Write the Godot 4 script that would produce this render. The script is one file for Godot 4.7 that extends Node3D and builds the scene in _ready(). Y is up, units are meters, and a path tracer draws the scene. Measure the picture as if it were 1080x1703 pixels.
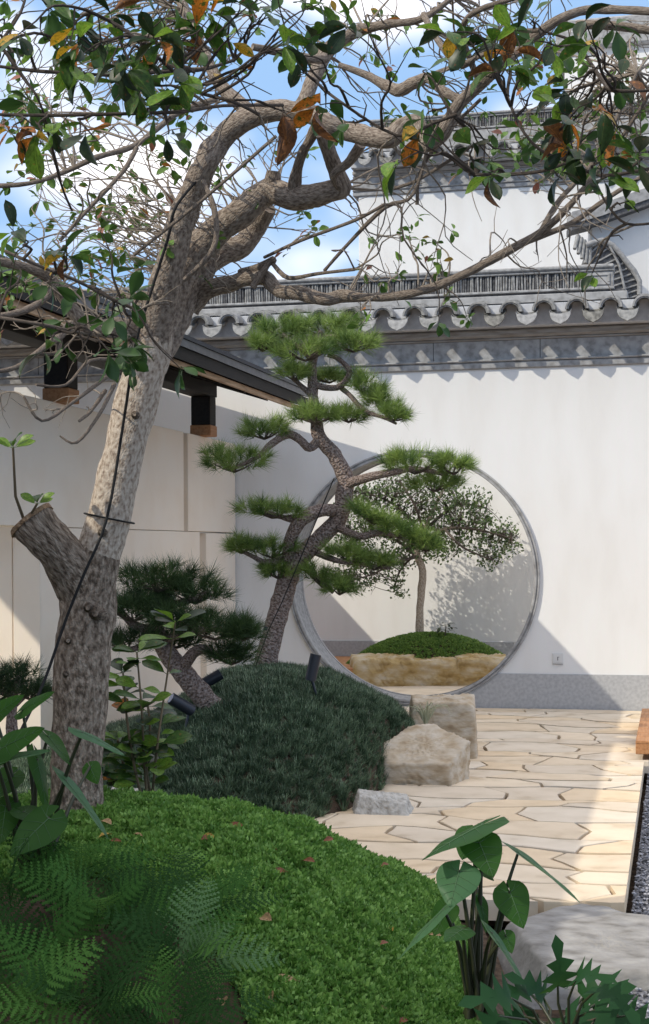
extends Node3D

const F := 2500.0        # focal length in photograph pixels
const CX := 540.0
const CY := 912.0        # the horizon
const YAW := 0.2286
const ROLL := 0.0064
const EYE := Vector3(0, 1.5, 14.05)
var R := Vector3(cos(YAW), 0, -sin(YAW))
var B := Vector3(sin(YAW), 0, cos(YAW))      # towards the photographer
var RR: Vector3
var UU: Vector3
var rng := RandomNumberGenerator.new()
var M := {}
var taken := {}
var wob := FastNoiseLite.new()

# ------------------------------------------------------------------ mesh builder
class MB:
	var v := PackedVector3Array()
	var n := PackedVector3Array()
	var t := PackedVector2Array()
	var i := PackedInt32Array()
	func vert(p: Vector3, nn: Vector3, uv := Vector2.ZERO) -> int:
		v.append(p); n.append(nn); t.append(uv)
		return v.size() - 1
	func tri(a: Vector3, b: Vector3, c: Vector3) -> void:      # seen counter-clockwise from outside
		var nn := (b - a).cross(c - a).normalized()
		var k := v.size()
		v.append(a); v.append(b); v.append(c)
		n.append(nn); n.append(nn); n.append(nn)
		t.append(Vector2(a.x, a.y)); t.append(Vector2(b.x, b.y)); t.append(Vector2(c.x, c.y))
		i.append(k); i.append(k + 2); i.append(k + 1)
	func quad(a: Vector3, b: Vector3, c: Vector3, d: Vector3) -> void:
		tri(a, b, c); tri(a, c, d)
	func face(a: int, b: int, c: int) -> void:
		i.append(a); i.append(c); i.append(b)
	func box(lo: Vector3, hi: Vector3, bev := 0.006, tf := Transform3D()) -> void:
		var b: float = minf(bev, 0.45 * minf(hi.x - lo.x, minf(hi.y - lo.y, hi.z - lo.z)))
		var c := (lo + hi) / 2.0
		var h := (hi - lo) / 2.0
		var ax := [Vector3(1, 0, 0), Vector3(0, 1, 0), Vector3(0, 0, 1)]
		for k in 3:
			for s: float in [-1.0, 1.0]:
				var u: Vector3 = ax[(k + 1) % 3]
				var w: Vector3 = ax[(k + 2) % 3]
				var o: Vector3 = c + ax[k] * h[k] * s
				var hu: Vector3 = u * (h[(k + 1) % 3] - b)
				var hw: Vector3 = w * (h[(k + 2) % 3] - b)
				if s < 0: hu = -hu
				quad(tf * (o - hu - hw), tf * (o + hu - hw), tf * (o + hu + hw), tf * (o - hu + hw))
		for k in 3:      # the twelve chamfers
			var u2: int = (k + 1) % 3
			var w2: int = (k + 2) % 3
			for su: float in [-1.0, 1.0]:
				for sw: float in [-1.0, 1.0]:
					var p1 := Vector3(); var p2 := Vector3()
					p1[u2] = su * h[u2]; p1[w2] = sw * (h[w2] - b)
					p2[u2] = su * (h[u2] - b); p2[w2] = sw * h[w2]
					var e := Vector3(); e[k] = h[k] - b
					if su * sw > 0:
						quad(tf * (c + p1 - e), tf * (c + p2 - e), tf * (c + p2 + e), tf * (c + p1 + e))
					else:
						quad(tf * (c + p2 - e), tf * (c + p1 - e), tf * (c + p1 + e), tf * (c + p2 + e))
		for sx: float in [-1.0, 1.0]:
			for sy: float in [-1.0, 1.0]:
				for sz: float in [-1.0, 1.0]:
					var s3 := Vector3(sx, sy, sz)
					var a := c + s3 * (h - Vector3(0, b, b)); var d := c + s3 * (h - Vector3(b, 0, b)); var f := c + s3 * (h - Vector3(b, b, 0))
					if sx * sy * sz > 0: tri(tf * a, tf * d, tf * f)
					else: tri(tf * a, tf * f, tf * d)
	func grid(nu: int, nv: int, f: Callable, flip := false) -> void:      # smooth sheet of points f(u, v)
		var k := v.size()
		var p := PackedVector3Array()
		p.resize((nu + 1) * (nv + 1))
		for a in nu + 1:
			for b in nv + 1:
				p[a * (nv + 1) + b] = f.call(a / float(nu), b / float(nv))
		for a in nu + 1:
			for b in nv + 1:
				var du := p[mini(a + 1, nu) * (nv + 1) + b] - p[maxi(a - 1, 0) * (nv + 1) + b]
				var dv := p[a * (nv + 1) + mini(b + 1, nv)] - p[a * (nv + 1) + maxi(b - 1, 0)]
				var nn := du.cross(dv).normalized()
				if nn == Vector3.ZERO: nn = Vector3.UP
				vert(p[a * (nv + 1) + b], -nn if flip else nn, Vector2(a / float(nu), b / float(nv)))
		for a in nu:
			for b in nv:
				var q := k + a * (nv + 1) + b
				var r := q + nv + 1
				if flip:
					face(q, r + 1, r); face(q, q + 1, r + 1)
				else:
					face(q, r, r + 1); face(q, r + 1, q + 1)
	func prism(poly: PackedVector2Array, depth: float, tf: Transform3D, bev := 0.0) -> void:      # poly in x, y; front at z = 0, back at -depth
		var pg := poly.duplicate()
		if Geometry2D.is_polygon_clockwise(pg): pg.reverse()
		var front := pg
		if bev > 0.0:
			var inset := Geometry2D.offset_polygon(pg, -bev, Geometry2D.JOIN_MITER)
			if inset.size() == 1 and inset[0].size() == pg.size():
				front = inset[0]
				if Geometry2D.is_polygon_clockwise(front): front.reverse()
				var best := 0
				for k in front.size():
					if front[k].distance_squared_to(pg[0]) < front[best].distance_squared_to(pg[0]): best = k
				front = front.slice(best) + front.slice(0, best)
		var ids := Geometry2D.triangulate_polygon(front)
		for k in range(0, ids.size(), 3):
			var a := front[ids[k]]; var b := front[ids[k + 1]]; var c := front[ids[k + 2]]
			if (b - a).cross(c - a) < 0:
				var s := b; b = c; c = s
			tri(tf * Vector3(a.x, a.y, 0), tf * Vector3(b.x, b.y, 0), tf * Vector3(c.x, c.y, 0))
			tri(tf * Vector3(a.x, a.y, -depth), tf * Vector3(c.x, c.y, -depth), tf * Vector3(b.x, b.y, -depth))
		var z1 := -bev if front != pg else 0.0
		for k in pg.size():
			var a := pg[k]; var b := pg[(k + 1) % pg.size()]
			quad(tf * Vector3(a.x, a.y, -depth), tf * Vector3(b.x, b.y, -depth), tf * Vector3(b.x, b.y, z1), tf * Vector3(a.x, a.y, z1))
			if front != pg:
				var c := front[k]; var d := front[(k + 1) % pg.size()]
				quad(tf * Vector3(a.x, a.y, z1), tf * Vector3(b.x, b.y, z1), tf * Vector3(d.x, d.y, 0), tf * Vector3(c.x, c.y, 0))
	func tube(pts: Array, rad: Array, sides := 8, cap := true, noise: FastNoiseLite = null, amp := 0.0) -> void:
		var k := v.size()
		var nrm := Vector3.ZERO
		var along := 0.0
		for a in pts.size():
			var p: Vector3 = pts[a]
			var tg: Vector3 = (pts[mini(a + 1, pts.size() - 1)] - pts[maxi(a - 1, 0)]).normalized()
			if nrm == Vector3.ZERO: nrm = tg.cross(Vector3(0.31, 0.2, 0.93)).normalized()
			nrm = (nrm - tg * nrm.dot(tg)).normalized()
			var bi := tg.cross(nrm)
			if a > 0: along += p.distance_to(pts[a - 1])
			for s in sides + 1:
				var g := TAU * s / sides
				var d := nrm * cos(g) + bi * sin(g)
				var r: float = rad[a]
				if noise: r *= 1.0 + amp * noise.get_noise_3dv((p + d * r) * 1.0)
				vert(p + d * r, d, Vector2(s / float(sides), along))
		for a in pts.size() - 1:
			for s in sides:
				var q := k + a * (sides + 1) + s
				var w := q + sides + 1
				face(q, q + 1, w + 1); face(q, w + 1, w)
		if cap:
			for e in 2:
				var o := k if e == 0 else k + (pts.size() - 1) * (sides + 1)
				var c: Vector3 = pts[0] if e == 0 else pts[-1]
				for s in sides:
					if e == 0: tri(c, v[o + s + 1], v[o + s])
					else: tri(c, v[o + s], v[o + s + 1])
	func smooth_normals() -> void:      # for sheets that share no vertices: weld by position
		var sum := {}
		for k in v.size():
			var key := Vector3i(v[k] * 20000.0)
			sum[key] = sum.get(key, Vector3.ZERO) + n[k]
		for k in v.size():
			n[k] = (sum[Vector3i(v[k] * 20000.0)] as Vector3).normalized()
	func mesh(m: Material) -> ArrayMesh:
		var arr := []
		arr.resize(Mesh.ARRAY_MAX)
		arr[Mesh.ARRAY_VERTEX] = v; arr[Mesh.ARRAY_NORMAL] = n; arr[Mesh.ARRAY_TEX_UV] = t; arr[Mesh.ARRAY_INDEX] = i
		var am := ArrayMesh.new()
		am.add_surface_from_arrays(Mesh.PRIMITIVE_TRIANGLES, arr)
		am.surface_set_material(0, m)
		return am

# ------------------------------------------------------------------ where a pixel of the photograph lies
func ray(px: float, py: float) -> Vector3:
	return -B + RR * ((px - CX) / F) + UU * ((CY - py) / F)
func at(px: float, py: float, zc: float) -> Vector3:
	return EYE + ray(px, py) * zc
func on_z(px: float, py: float, z: float) -> Vector3:
	var d := ray(px, py)
	return EYE + d * ((z - EYE.z) / d.z)
func on_y(px: float, py: float, y: float) -> Vector3:
	var d := ray(px, py)
	return EYE + d * ((y - EYE.y) / d.y)
func on_x(px: float, py: float, x: float) -> Vector3:
	var d := ray(px, py)
	return EYE + d * ((x - EYE.x) / d.x)
func lat(p: Vector3) -> Vector2:      # sideways and away from the photographer
	return Vector2((p - EYE).dot(R), -(p - EYE).dot(B))
func unlat(a: float, b: float, y: float) -> Vector3:
	var p := EYE + R * a - B * b
	return Vector3(p.x, y, p.z)

# ------------------------------------------------------------------ objects
func numbered(called: String) -> String:
	var k: int = taken.get(called, 0)
	taken[called] = k + 1
	return called if k == 0 else "%s_%03d" % [called, k]
func thing(called: String, label: String, category: String, pos := Vector3.ZERO, group := "") -> Node3D:
	var o := Node3D.new()
	o.name = numbered(called)
	add_child(o)
	o.position = pos
	tag(o, label, category, group)
	return o
func tag(o: Node, label: String, category: String, group := "") -> Node:
	o.set_meta("label", label)
	o.set_meta("category", category)
	if group: o.set_meta("group", group)
	return o
func part(called: String, mesh: Mesh, parent: Node, m: Material = null, tf := Transform3D()) -> MeshInstance3D:
	var o := MeshInstance3D.new()
	if parent == self: o.name = numbered(called)
	else:
		var k := 0
		var nm := called
		var key := str(parent.get_instance_id()) + called
		k = taken.get(key, 0)
		taken[key] = k + 1
		if k: nm = "%s_%03d" % [called, k]
		o.name = nm
	o.mesh = mesh
	if m: o.material_override = m
	o.transform = tf
	parent.add_child(o, true)
	return o
func structure(called: String, mesh: Mesh, m: Material = null) -> MeshInstance3D:
	var o := part(called, mesh, self, m)
	o.set_meta("kind", "structure")
	return o
func many(called: String, mesh: Mesh, where: Array, parent: Node, colors: Array = [], kind := "stuff") -> MultiMeshInstance3D:
	var mm := MultiMesh.new()
	mm.transform_format = MultiMesh.TRANSFORM_3D
	mm.use_colors = colors.size() > 0
	mm.mesh = mesh
	mm.instance_count = where.size()
	for k in where.size():
		mm.set_instance_transform(k, where[k])
	if colors.size() > 0:
		for k in where.size():
			mm.set_instance_color(k, colors[k])
	var o := MultiMeshInstance3D.new()
	o.name = numbered(called) if parent == self else called
	o.multimesh = mm
	if kind: o.set_meta("kind", kind)
	parent.add_child(o, true)
	return o
func shade(c: Color, k: float) -> Color:
	return Color(c.r * k, c.g * k, c.b * k)

# ------------------------------------------------------------------ materials
func noise_tex(s: int, freq: float, colors: Array, type := FastNoiseLite.TYPE_SIMPLEX_SMOOTH, size := 512, octaves := 5, normal := false, strength := 4.0) -> NoiseTexture2D:
	var f := FastNoiseLite.new()
	f.seed = s
	f.noise_type = type
	f.frequency = freq
	f.fractal_octaves = octaves
	var x := NoiseTexture2D.new()
	x.width = size; x.height = size
	x.seamless = true
	x.noise = f
	if normal:
		x.as_normal_map = true
		x.bump_strength = strength
	elif colors.size():
		var g := Gradient.new()
		var offs := PackedFloat32Array(); var cs := PackedColorArray()
		for k in colors.size():
			offs.append(k / float(colors.size() - 1)); cs.append(colors[k])
		g.offsets = offs; g.colors = cs
		x.color_ramp = g
	return x
func lin(r: float, g: float, b: float) -> Color:
	return Color(r, g, b).linear_to_srgb()
func surf(called: String, tex: Texture2D, rough: float, tiles: Vector3, height: Texture2D = null, depth := 0.5, triplanar := true) -> StandardMaterial3D:
	var m := StandardMaterial3D.new()
	m.resource_name = called
	m.albedo_texture = tex
	m.roughness = rough
	m.uv1_scale = tiles
	m.uv1_triplanar = triplanar
	m.uv1_world_triplanar = triplanar
	m.metallic_specular = 0.4
	if height:
		m.heightmap_enabled = true
		m.heightmap_texture = height
		m.heightmap_scale = depth
	M[called] = m
	return m
func flat(called: String, c: Color, rough := 0.7, spec := 0.4) -> StandardMaterial3D:
	var m := StandardMaterial3D.new()
	m.resource_name = called
	m.albedo_color = c.linear_to_srgb()
	m.roughness = rough
	m.metallic_specular = spec
	M[called] = m
	return m
func foliage(called: String, c: Color, back: Color, rough := 0.45, tinted := false) -> StandardMaterial3D:
	var m := flat(called, c, rough, 0.45)
	m.cull_mode = BaseMaterial3D.CULL_DISABLED
	m.backlight_enabled = true
	m.backlight = back.linear_to_srgb()
	m.vertex_color_use_as_albedo = tinted
	return m
func materials() -> void:
	var h_fine := noise_tex(11, 0.03, [], FastNoiseLite.TYPE_SIMPLEX_SMOOTH, 512, 5)
	var h_rock := noise_tex(12, 0.012, [], FastNoiseLite.TYPE_SIMPLEX, 512, 6)
	var h_cell := noise_tex(13, 0.03, [], FastNoiseLite.TYPE_CELLULAR, 512, 2)
	surf("plaster", noise_tex(1, 0.006, [lin(0.735, 0.725, 0.705), lin(0.77, 0.765, 0.75), lin(0.785, 0.785, 0.775)]), 0.9, Vector3(0.9, 0.25, 0.9), h_fine, 0.06)
	surf("beige_plaster", noise_tex(2, 0.007, [lin(0.83, 0.71, 0.575), lin(0.87, 0.765, 0.64), lin(0.88, 0.79, 0.675)]), 0.9, Vector3.ONE * 0.4, h_fine, 0.06)
	surf("grey_stone", noise_tex(3, 0.02, [lin(0.20, 0.195, 0.19), lin(0.345, 0.345, 0.345), lin(0.45, 0.45, 0.45)]), 0.85, Vector3.ONE * 0.9, h_fine, 0.12)
	surf("brown_stone", noise_tex(4, 0.016, [lin(0.20, 0.17, 0.14), lin(0.32, 0.30, 0.275), lin(0.42, 0.41, 0.40)]), 0.85, Vector3(0.5, 3.0, 1.0), h_fine, 0.12)
	surf("plinth_stone", noise_tex(5, 0.05, [lin(0.34, 0.345, 0.355), lin(0.41, 0.415, 0.425), lin(0.48, 0.485, 0.49)]), 0.8, Vector3.ONE * 0.9, h_fine, 0.05)
	surf("tile", noise_tex(6, 0.025, [lin(0.10, 0.10, 0.10), lin(0.26, 0.26, 0.255), lin(0.40, 0.395, 0.375)]), 0.85, Vector3.ONE * 1.3, h_fine, 0.2)
	surf("dark_tile", noise_tex(7, 0.03, [lin(0.045, 0.045, 0.048), lin(0.10, 0.10, 0.105), lin(0.20, 0.20, 0.20)]), 0.75, Vector3.ONE * 1.3, h_fine, 0.15)
	surf("pale_tile", noise_tex(8, 0.03, [lin(0.17, 0.17, 0.17), lin(0.30, 0.30, 0.30), lin(0.42, 0.42, 0.41)]), 0.8, Vector3.ONE * 1.3, h_fine, 0.15)
	surf("worn_tile", noise_tex(51, 0.02, [lin(0.07, 0.07, 0.065), lin(0.19, 0.185, 0.17), lin(0.36, 0.35, 0.32)]), 0.9, Vector3.ONE * 1.7, h_fine, 0.3)
	surf("mortar", noise_tex(9, 0.02, [lin(0.42, 0.43, 0.45), lin(0.60, 0.61, 0.63)]), 0.9, Vector3.ONE)
	for k in 5:
		var c: Color = [Color(0.72, 0.595, 0.44), Color(0.76, 0.64, 0.485), Color(0.68, 0.58, 0.455), Color(0.74, 0.59, 0.41), Color(0.71, 0.62, 0.50)][k]
		surf("flagstone_%d" % k, noise_tex(20 + k, 0.010, [lin(c.r * 0.72, c.g * 0.68, c.b * 0.62), lin(c.r * 0.93, c.g * 0.92, c.b * 0.9), lin(c.r, c.g, c.b), lin(c.r * 1.05, c.g * 1.05, c.b * 1.06)]), 0.8, Vector3.ONE * 0.55, h_rock, 0.35)
	surf("grout", noise_tex(30, 0.04, [lin(0.035, 0.025, 0.016), lin(0.09, 0.065, 0.042)]), 0.95, Vector3.ONE)
	surf("soil", noise_tex(31, 0.03, [lin(0.02, 0.014, 0.009), lin(0.07, 0.045, 0.028), lin(0.10, 0.07, 0.045)]), 0.95, Vector3.ONE, h_rock, 1.5)
	surf("tan_rock", noise_tex(32, 0.014, [lin(0.28, 0.20, 0.12), lin(0.45, 0.36, 0.25), lin(0.54, 0.47, 0.375), lin(0.62, 0.57, 0.49)], FastNoiseLite.TYPE_SIMPLEX, 512, 6), 0.85, Vector3(0.7, 1.6, 0.9), h_rock, 1.0)
	surf("ochre_rock", noise_tex(33, 0.012, [lin(0.20, 0.12, 0.04), lin(0.44, 0.31, 0.13), lin(0.52, 0.43, 0.29), lin(0.66, 0.61, 0.53)], FastNoiseLite.TYPE_SIMPLEX, 512, 6), 0.85, Vector3(0.45, 0.9, 0.6), h_rock, 1.5)
	surf("grey_rock", noise_tex(34, 0.012, [lin(0.15, 0.14, 0.125), lin(0.25, 0.24, 0.225), lin(0.31, 0.30, 0.285), lin(0.37, 0.36, 0.34)], FastNoiseLite.TYPE_SIMPLEX, 512, 6), 0.85, Vector3(0.8, 1.6, 1.1), h_rock, 0.7)
	surf("white_rock", noise_tex(35, 0.02, [lin(0.26, 0.24, 0.21), lin(0.48, 0.46, 0.42), lin(0.62, 0.60, 0.56)], FastNoiseLite.TYPE_SIMPLEX, 512, 6), 0.85, Vector3.ONE * 2.0, h_rock, 1.2)
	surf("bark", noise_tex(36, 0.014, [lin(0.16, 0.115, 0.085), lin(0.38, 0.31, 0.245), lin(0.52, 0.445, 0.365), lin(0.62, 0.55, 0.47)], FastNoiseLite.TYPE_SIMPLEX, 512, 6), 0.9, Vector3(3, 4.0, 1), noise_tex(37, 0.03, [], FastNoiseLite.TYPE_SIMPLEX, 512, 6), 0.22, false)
	surf("limb_bark", noise_tex(49, 0.016, [lin(0.09, 0.065, 0.05), lin(0.22, 0.175, 0.14), lin(0.32, 0.265, 0.215), lin(0.42, 0.36, 0.30)], FastNoiseLite.TYPE_SIMPLEX, 512, 6), 0.9, Vector3(2, 4.0, 1), noise_tex(50, 0.03, [], FastNoiseLite.TYPE_SIMPLEX, 512, 6), 0.35, false)
	surf("dark_bark", noise_tex(38, 0.014, [lin(0.06, 0.045, 0.035), lin(0.15, 0.12, 0.10), lin(0.26, 0.22, 0.18)], FastNoiseLite.TYPE_SIMPLEX, 512, 6), 0.9, Vector3(2, 2, 1), h_rock, 1.0, false)
	surf("shaded_old_bark", noise_tex(47, 0.013, [lin(0.06, 0.043, 0.031), lin(0.20, 0.153, 0.115), lin(0.33, 0.268, 0.21), lin(0.44, 0.37, 0.30)], FastNoiseLite.TYPE_SIMPLEX, 512, 6), 0.95, Vector3(3, 2.6, 1), noise_tex(48, 0.022, [], FastNoiseLite.TYPE_SIMPLEX, 512, 6), 0.9, false)  # older bark below the fork, with part of the shade put into its colour
	surf("pine_bark", noise_tex(39, 0.035, [lin(0.045, 0.03, 0.025), lin(0.20, 0.145, 0.12), lin(0.36, 0.30, 0.275), lin(0.27, 0.20, 0.165)], FastNoiseLite.TYPE_CELLULAR, 512, 3), 0.9, Vector3(1, 3.2, 1), h_cell, -1.8, false)
	surf("wood", noise_tex(40, 0.01, [lin(0.30, 0.13, 0.05), lin(0.42, 0.20, 0.085), lin(0.50, 0.26, 0.12)]), 0.6, Vector3(6, 6, 0.5), h_fine, 0.1)
	surf("pale_wood", noise_tex(41, 0.012, [lin(0.26, 0.15, 0.075), lin(0.42, 0.27, 0.155), lin(0.50, 0.34, 0.21)]), 0.6, Vector3(5, 5, 0.4), h_fine, 0.1)
	surf("dark_wood", noise_tex(42, 0.012, [lin(0.008, 0.007, 0.006), lin(0.02, 0.016, 0.014)]), 0.7, Vector3(5, 5, 0.4), h_fine, 0.1)
	surf("gutter_metal", noise_tex(43, 0.02, [lin(0.11, 0.11, 0.115), lin(0.16, 0.16, 0.165)]), 0.5, Vector3.ONE)
	surf("gravel_bed", noise_tex(44, 0.05, [lin(0.05, 0.052, 0.06), lin(0.22, 0.225, 0.25), lin(0.36, 0.36, 0.38)], FastNoiseLite.TYPE_CELLULAR, 512, 2), 0.9, Vector3.ONE * 3.0, h_cell, 1.5)
	surf("cut_wood", noise_tex(45, 0.03, [lin(0.10, 0.06, 0.035), lin(0.34, 0.22, 0.13), lin(0.50, 0.38, 0.27)]), 0.9, Vector3.ONE * 3.0, h_rock, 2.0)
	flat("black_metal", Color(0.018, 0.022, 0.032), 0.4, 0.5)
	flat("lens", Color(0.30, 0.34, 0.45), 0.12, 0.6)
	flat("black_rope", Color(0.012, 0.012, 0.012), 0.7)
	flat("switch_white", Color(0.66, 0.66, 0.65), 0.45)
	flat("switch_grey", Color(0.22, 0.22, 0.23), 0.5)
	var peb := flat("pebble", Color(1, 1, 1), 0.8); peb.vertex_color_use_as_albedo = true
	leaf_look("leaf_green", Color(0.055, 0.125, 0.022), Color(0.75, 0.75, 0.5), Color(0.20, 0.13, 0.03), 0.12, 0.4)
	leaf_look("leaf_dark", Color(0.020, 0.044, 0.014), Color(0.28, 0.28, 0.2), Color(0.10, 0.055, 0.02), 0.12, 0.42)
	leaf_look("leaf_light", Color(0.17, 0.31, 0.045), Color(0.85, 0.85, 0.6), Color(0.30, 0.22, 0.04), 0.12, 0.4)
	leaf_look("leaf_yellow", Color(0.50, 0.30, 0.03), Color(0.8, 0.8, 0.6), Color(0.10, 0.15, 0.02), 0.38, 0.45)
	leaf_look("leaf_orange", Color(0.44, 0.15, 0.02), Color(0.8, 0.8, 0.6), Color(0.06, 0.085, 0.015), 0.36, 0.45)
	leaf_look("leaf_brown", Color(0.13, 0.055, 0.02), Color(0.4, 0.4, 0.3), Color(0.30, 0.12, 0.03), 0.30, 0.5)
	foliage("leaf_tint", Color(1, 1, 1), Color(0.5, 0.5, 0.5), 0.42, true)
	foliage("needle_tint", Color(1, 1, 1), Color(0.35, 0.35, 0.35), 0.5, true)
	foliage("moss_tint", Color(1, 1, 1), Color(0.7, 0.7, 0.7), 0.55, true)
	foliage("mondo_tint", Color(1, 1, 1), Color(0.2, 0.2, 0.2), 0.38, true)
	foliage("taro_leaf", Color(0.020, 0.060, 0.013), Color(0.09, 0.23, 0.03), 0.45)
	foliage("taro_pale", Color(0.05, 0.115, 0.055), Color(0.12, 0.26, 0.06), 0.4)
	foliage("taro_vein", Color(0.10, 0.17, 0.09), Color(0.1, 0.2, 0.08), 0.4)
	for k: String in ["taro_leaf", "taro_pale", "taro_vein"]: M[k].metallic_specular = 0.22
	foliage("taro_stem", Color(0.035, 0.04, 0.02), Color(0.05, 0.06, 0.02), 0.4)
	foliage("fern_leaf", Color(0.036, 0.096, 0.020), Color(0.05, 0.12, 0.03), 0.55)
	foliage("fern_dark", Color(0.018, 0.050, 0.013), Color(0.03, 0.07, 0.02), 0.6)
	foliage("fern_silver", Color(0.080, 0.150, 0.062), Color(0.06, 0.12, 0.04), 0.4)
	foliage("fern_bright", Color(0.060, 0.14, 0.03), Color(0.08, 0.18, 0.04), 0.5)
	for k: String in ["fern_leaf", "fern_dark", "fern_silver", "fern_bright"]:
		M[k].metallic_specular = 0.15
		M[k].roughness = 0.75
	foliage("lobed_leaf", Color(0.014, 0.046, 0.018), Color(0.04, 0.10, 0.02), 0.35)
	M.lobed_leaf.metallic_specular = 0.18
	M.lobed_leaf.roughness = 0.5
	foliage("dry_blade", Color(0.42, 0.43, 0.30), Color(0.4, 0.4, 0.25), 0.6)
	leaf_look("fallen_tan", Color(0.40, 0.27, 0.14), Color(0.2, 0.2, 0.2), Color(0.16, 0.08, 0.03), 0.3, 0.7)
	leaf_look("fallen_red", Color(0.22, 0.075, 0.03), Color(0.2, 0.2, 0.2), Color(0.07, 0.03, 0.015), 0.3, 0.6)
	leaf_look("fallen_yellow", Color(0.45, 0.30, 0.05), Color(0.3, 0.3, 0.3), Color(0.22, 0.10, 0.02), 0.3, 0.6)
	foliage("twig_stem", Color(0.16, 0.12, 0.07), Color(0.05, 0.04, 0.02), 0.8)

func leaf_look(called: String, base: Color, back: Color, spot: Color, amount: float, rough: float) -> void:      # veins, blotches and a browned tip
	var m := foliage(called, Color(1, 1, 1), back, rough)
	var f := FastNoiseLite.new()
	f.seed = called.hash() % 1000; f.frequency = 0.035; f.fractal_octaves = 4
	var im := Image.create(64, 128, false, Image.FORMAT_RGBA8)
	for y in 128:
		var v := y / 127.0
		for x in 64:
			var a := absf(x / 63.0 - 0.5)
			var c := shade(base, 0.9 + 0.5 * f.get_noise_2d(x * 1.5, y * 1.5))
			if a < 0.022: c = c.lerp(Color(base.r * 2.2 + 0.03, base.g * 1.8 + 0.03, base.b * 1.8 + 0.01), 0.7)
			elif fposmod((v - a * 0.75) * 8.0, 1.0) < 0.09: c = c.lerp(Color(base.r * 1.7 + 0.01, base.g * 1.5 + 0.01, base.b * 1.5), 0.55)
			var k := smoothstep(0.55 - amount, 0.75 - amount, f.get_noise_2d(x * 1.1 + 400.0, y * 1.1) + 0.35 * maxf(0.0, v - 0.75) + 0.5 * maxf(0.0, a - 0.42))
			c = c.lerp(spot, k)
			im.set_pixel(x, y, Color(clampf(c.r, 0, 1), clampf(c.g, 0, 1), clampf(c.b, 0, 1)).linear_to_srgb())
	m.albedo_texture = ImageTexture.create_from_image(im)
	m.albedo_color = Color.WHITE

# ------------------------------------------------------------------ curves
func spline(p: Array, r: Array, sub: int) -> Array:
	var op := []; var orr := []
	for k in p.size() - 1:
		var a: Vector3 = p[maxi(k - 1, 0)]; var b: Vector3 = p[k]; var c: Vector3 = p[k + 1]; var d: Vector3 = p[mini(k + 2, p.size() - 1)]
		for s in sub:
			var t := s / float(sub)
			op.append(b.cubic_interpolate(c, a, d, t)); orr.append(lerpf(r[k], r[k + 1], t))
	op.append(p[-1]); orr.append(r[-1])
	return [op, orr]
func px_branch(list: Array, sub := 4) -> Array:      # [px, py, depth, radius in px] -> smooth points and radii
	var p := []; var r := []
	for q: Array in list:
		p.append(at(q[0], q[1], q[2])); r.append(q[3] * q[2] / F)
	return spline(p, r, sub)
func tf_dir(o: Vector3, y: Vector3, up: Vector3, s := 1.0) -> Transform3D:      # local +y along y, local +z towards up
	var yy := y.normalized()
	var xx := yy.cross(up)
	if xx.length() < 0.001: xx = yy.cross(Vector3(0.3, 0.8, 0.5))
	xx = xx.normalized()
	return Transform3D(Basis(xx * s, yy * s, xx.cross(yy) * s), o)
func rvec() -> Vector3:
	return Vector3(rng.randf_range(-1, 1), rng.randf_range(-1, 1), rng.randf_range(-1, 1)).normalized()

# ------------------------------------------------------------------ leaves
func leaf_mesh(m: Material, L: float, W: float, curl: float, fold: float, stalk := 0.12) -> ArrayMesh:
	var b := MB.new()
	b.grid(4, 7, func(u: float, v: float) -> Vector3:
		var s := u * 2.0 - 1.0
		var w := W * 0.5 * pow(sin(PI * pow(v, 1.35)), 0.75) if v > 0.001 and v < 0.999 else 0.0
		var y := L * (stalk + (1.0 - stalk) * v)
		var z := -curl * L * v * v + absf(s) * fold * w + 0.03 * W * sin(v * 9.0) * s
		return Vector3(s * w, y, z))
	b.tube([Vector3.ZERO, Vector3(0, L * stalk, 0), Vector3(0, L * 0.5, -curl * L * 0.25 - 0.001)], [W * 0.022, W * 0.022, W * 0.012], 4, false)
	return b.mesh(m)
func taro_mesh(m: Material, L: float, W: float, cup: float, wave: float) -> Array:      # heart or arrow shaped blade: [blade, veins]; attached at the origin, tip at +y
	var shape := func(u: float, v: float) -> Vector3:
		var s := u * 2.0 - 1.0
		var a := absf(s)
		var t := v      # 0 back of the lobes, 1 tip
		var w := W * 0.5 * pow(sin(PI * clampf(pow(t, 0.62) * 0.97 + 0.03, 0.0, 1.0)), 0.8)
		var y := -0.30 * L + 1.30 * L * t
		if t < 0.24: y = lerpf(0.0, y, smoothstep(0.0, 0.5, a))      # the notch between the lobes
		y = y - 0.0 * a
		var z := cup * w * a * a - 0.10 * L * t * t + wave * W * sin(t * 11.0 + s * 1.5) * a
		return Vector3(s * w, y, z)
	var b := MB.new()
	b.grid(10, 12, shape)
	var vn := MB.new()
	var mid := []; var mr := []
	for k in 7:
		var t := lerpf(0.24, 0.99, k / 6.0)
		var p: Vector3 = shape.call(0.5, t)
		mid.append(p + Vector3(0, 0, 0.001)); mr.append(lerpf(0.012, 0.003, k / 6.0) * W)
	vn.tube(mid, mr, 4, false)
	for s: float in [-1.0, 1.0]:
		for q: float in [0.02, 0.14, 0.34, 0.5, 0.66, 0.8]:
			var pts := []; var rr := []
			for k in 5:
				var f := k / 4.0
				var t0 := maxf(q, 0.25)
				var p: Vector3 = shape.call(0.5 + 0.5 * s * 0.94 * f, clampf(lerpf(t0, q + (0.12 if q > 0.2 else 0.0), f), 0.01, 0.99))
				pts.append(p + Vector3(0, 0, 0.0012)); rr.append(W * lerpf(0.007, 0.002, f))
			vn.tube(pts, rr, 3, false)
	return [b.mesh(m), vn.mesh(M.taro_vein)]
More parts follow.
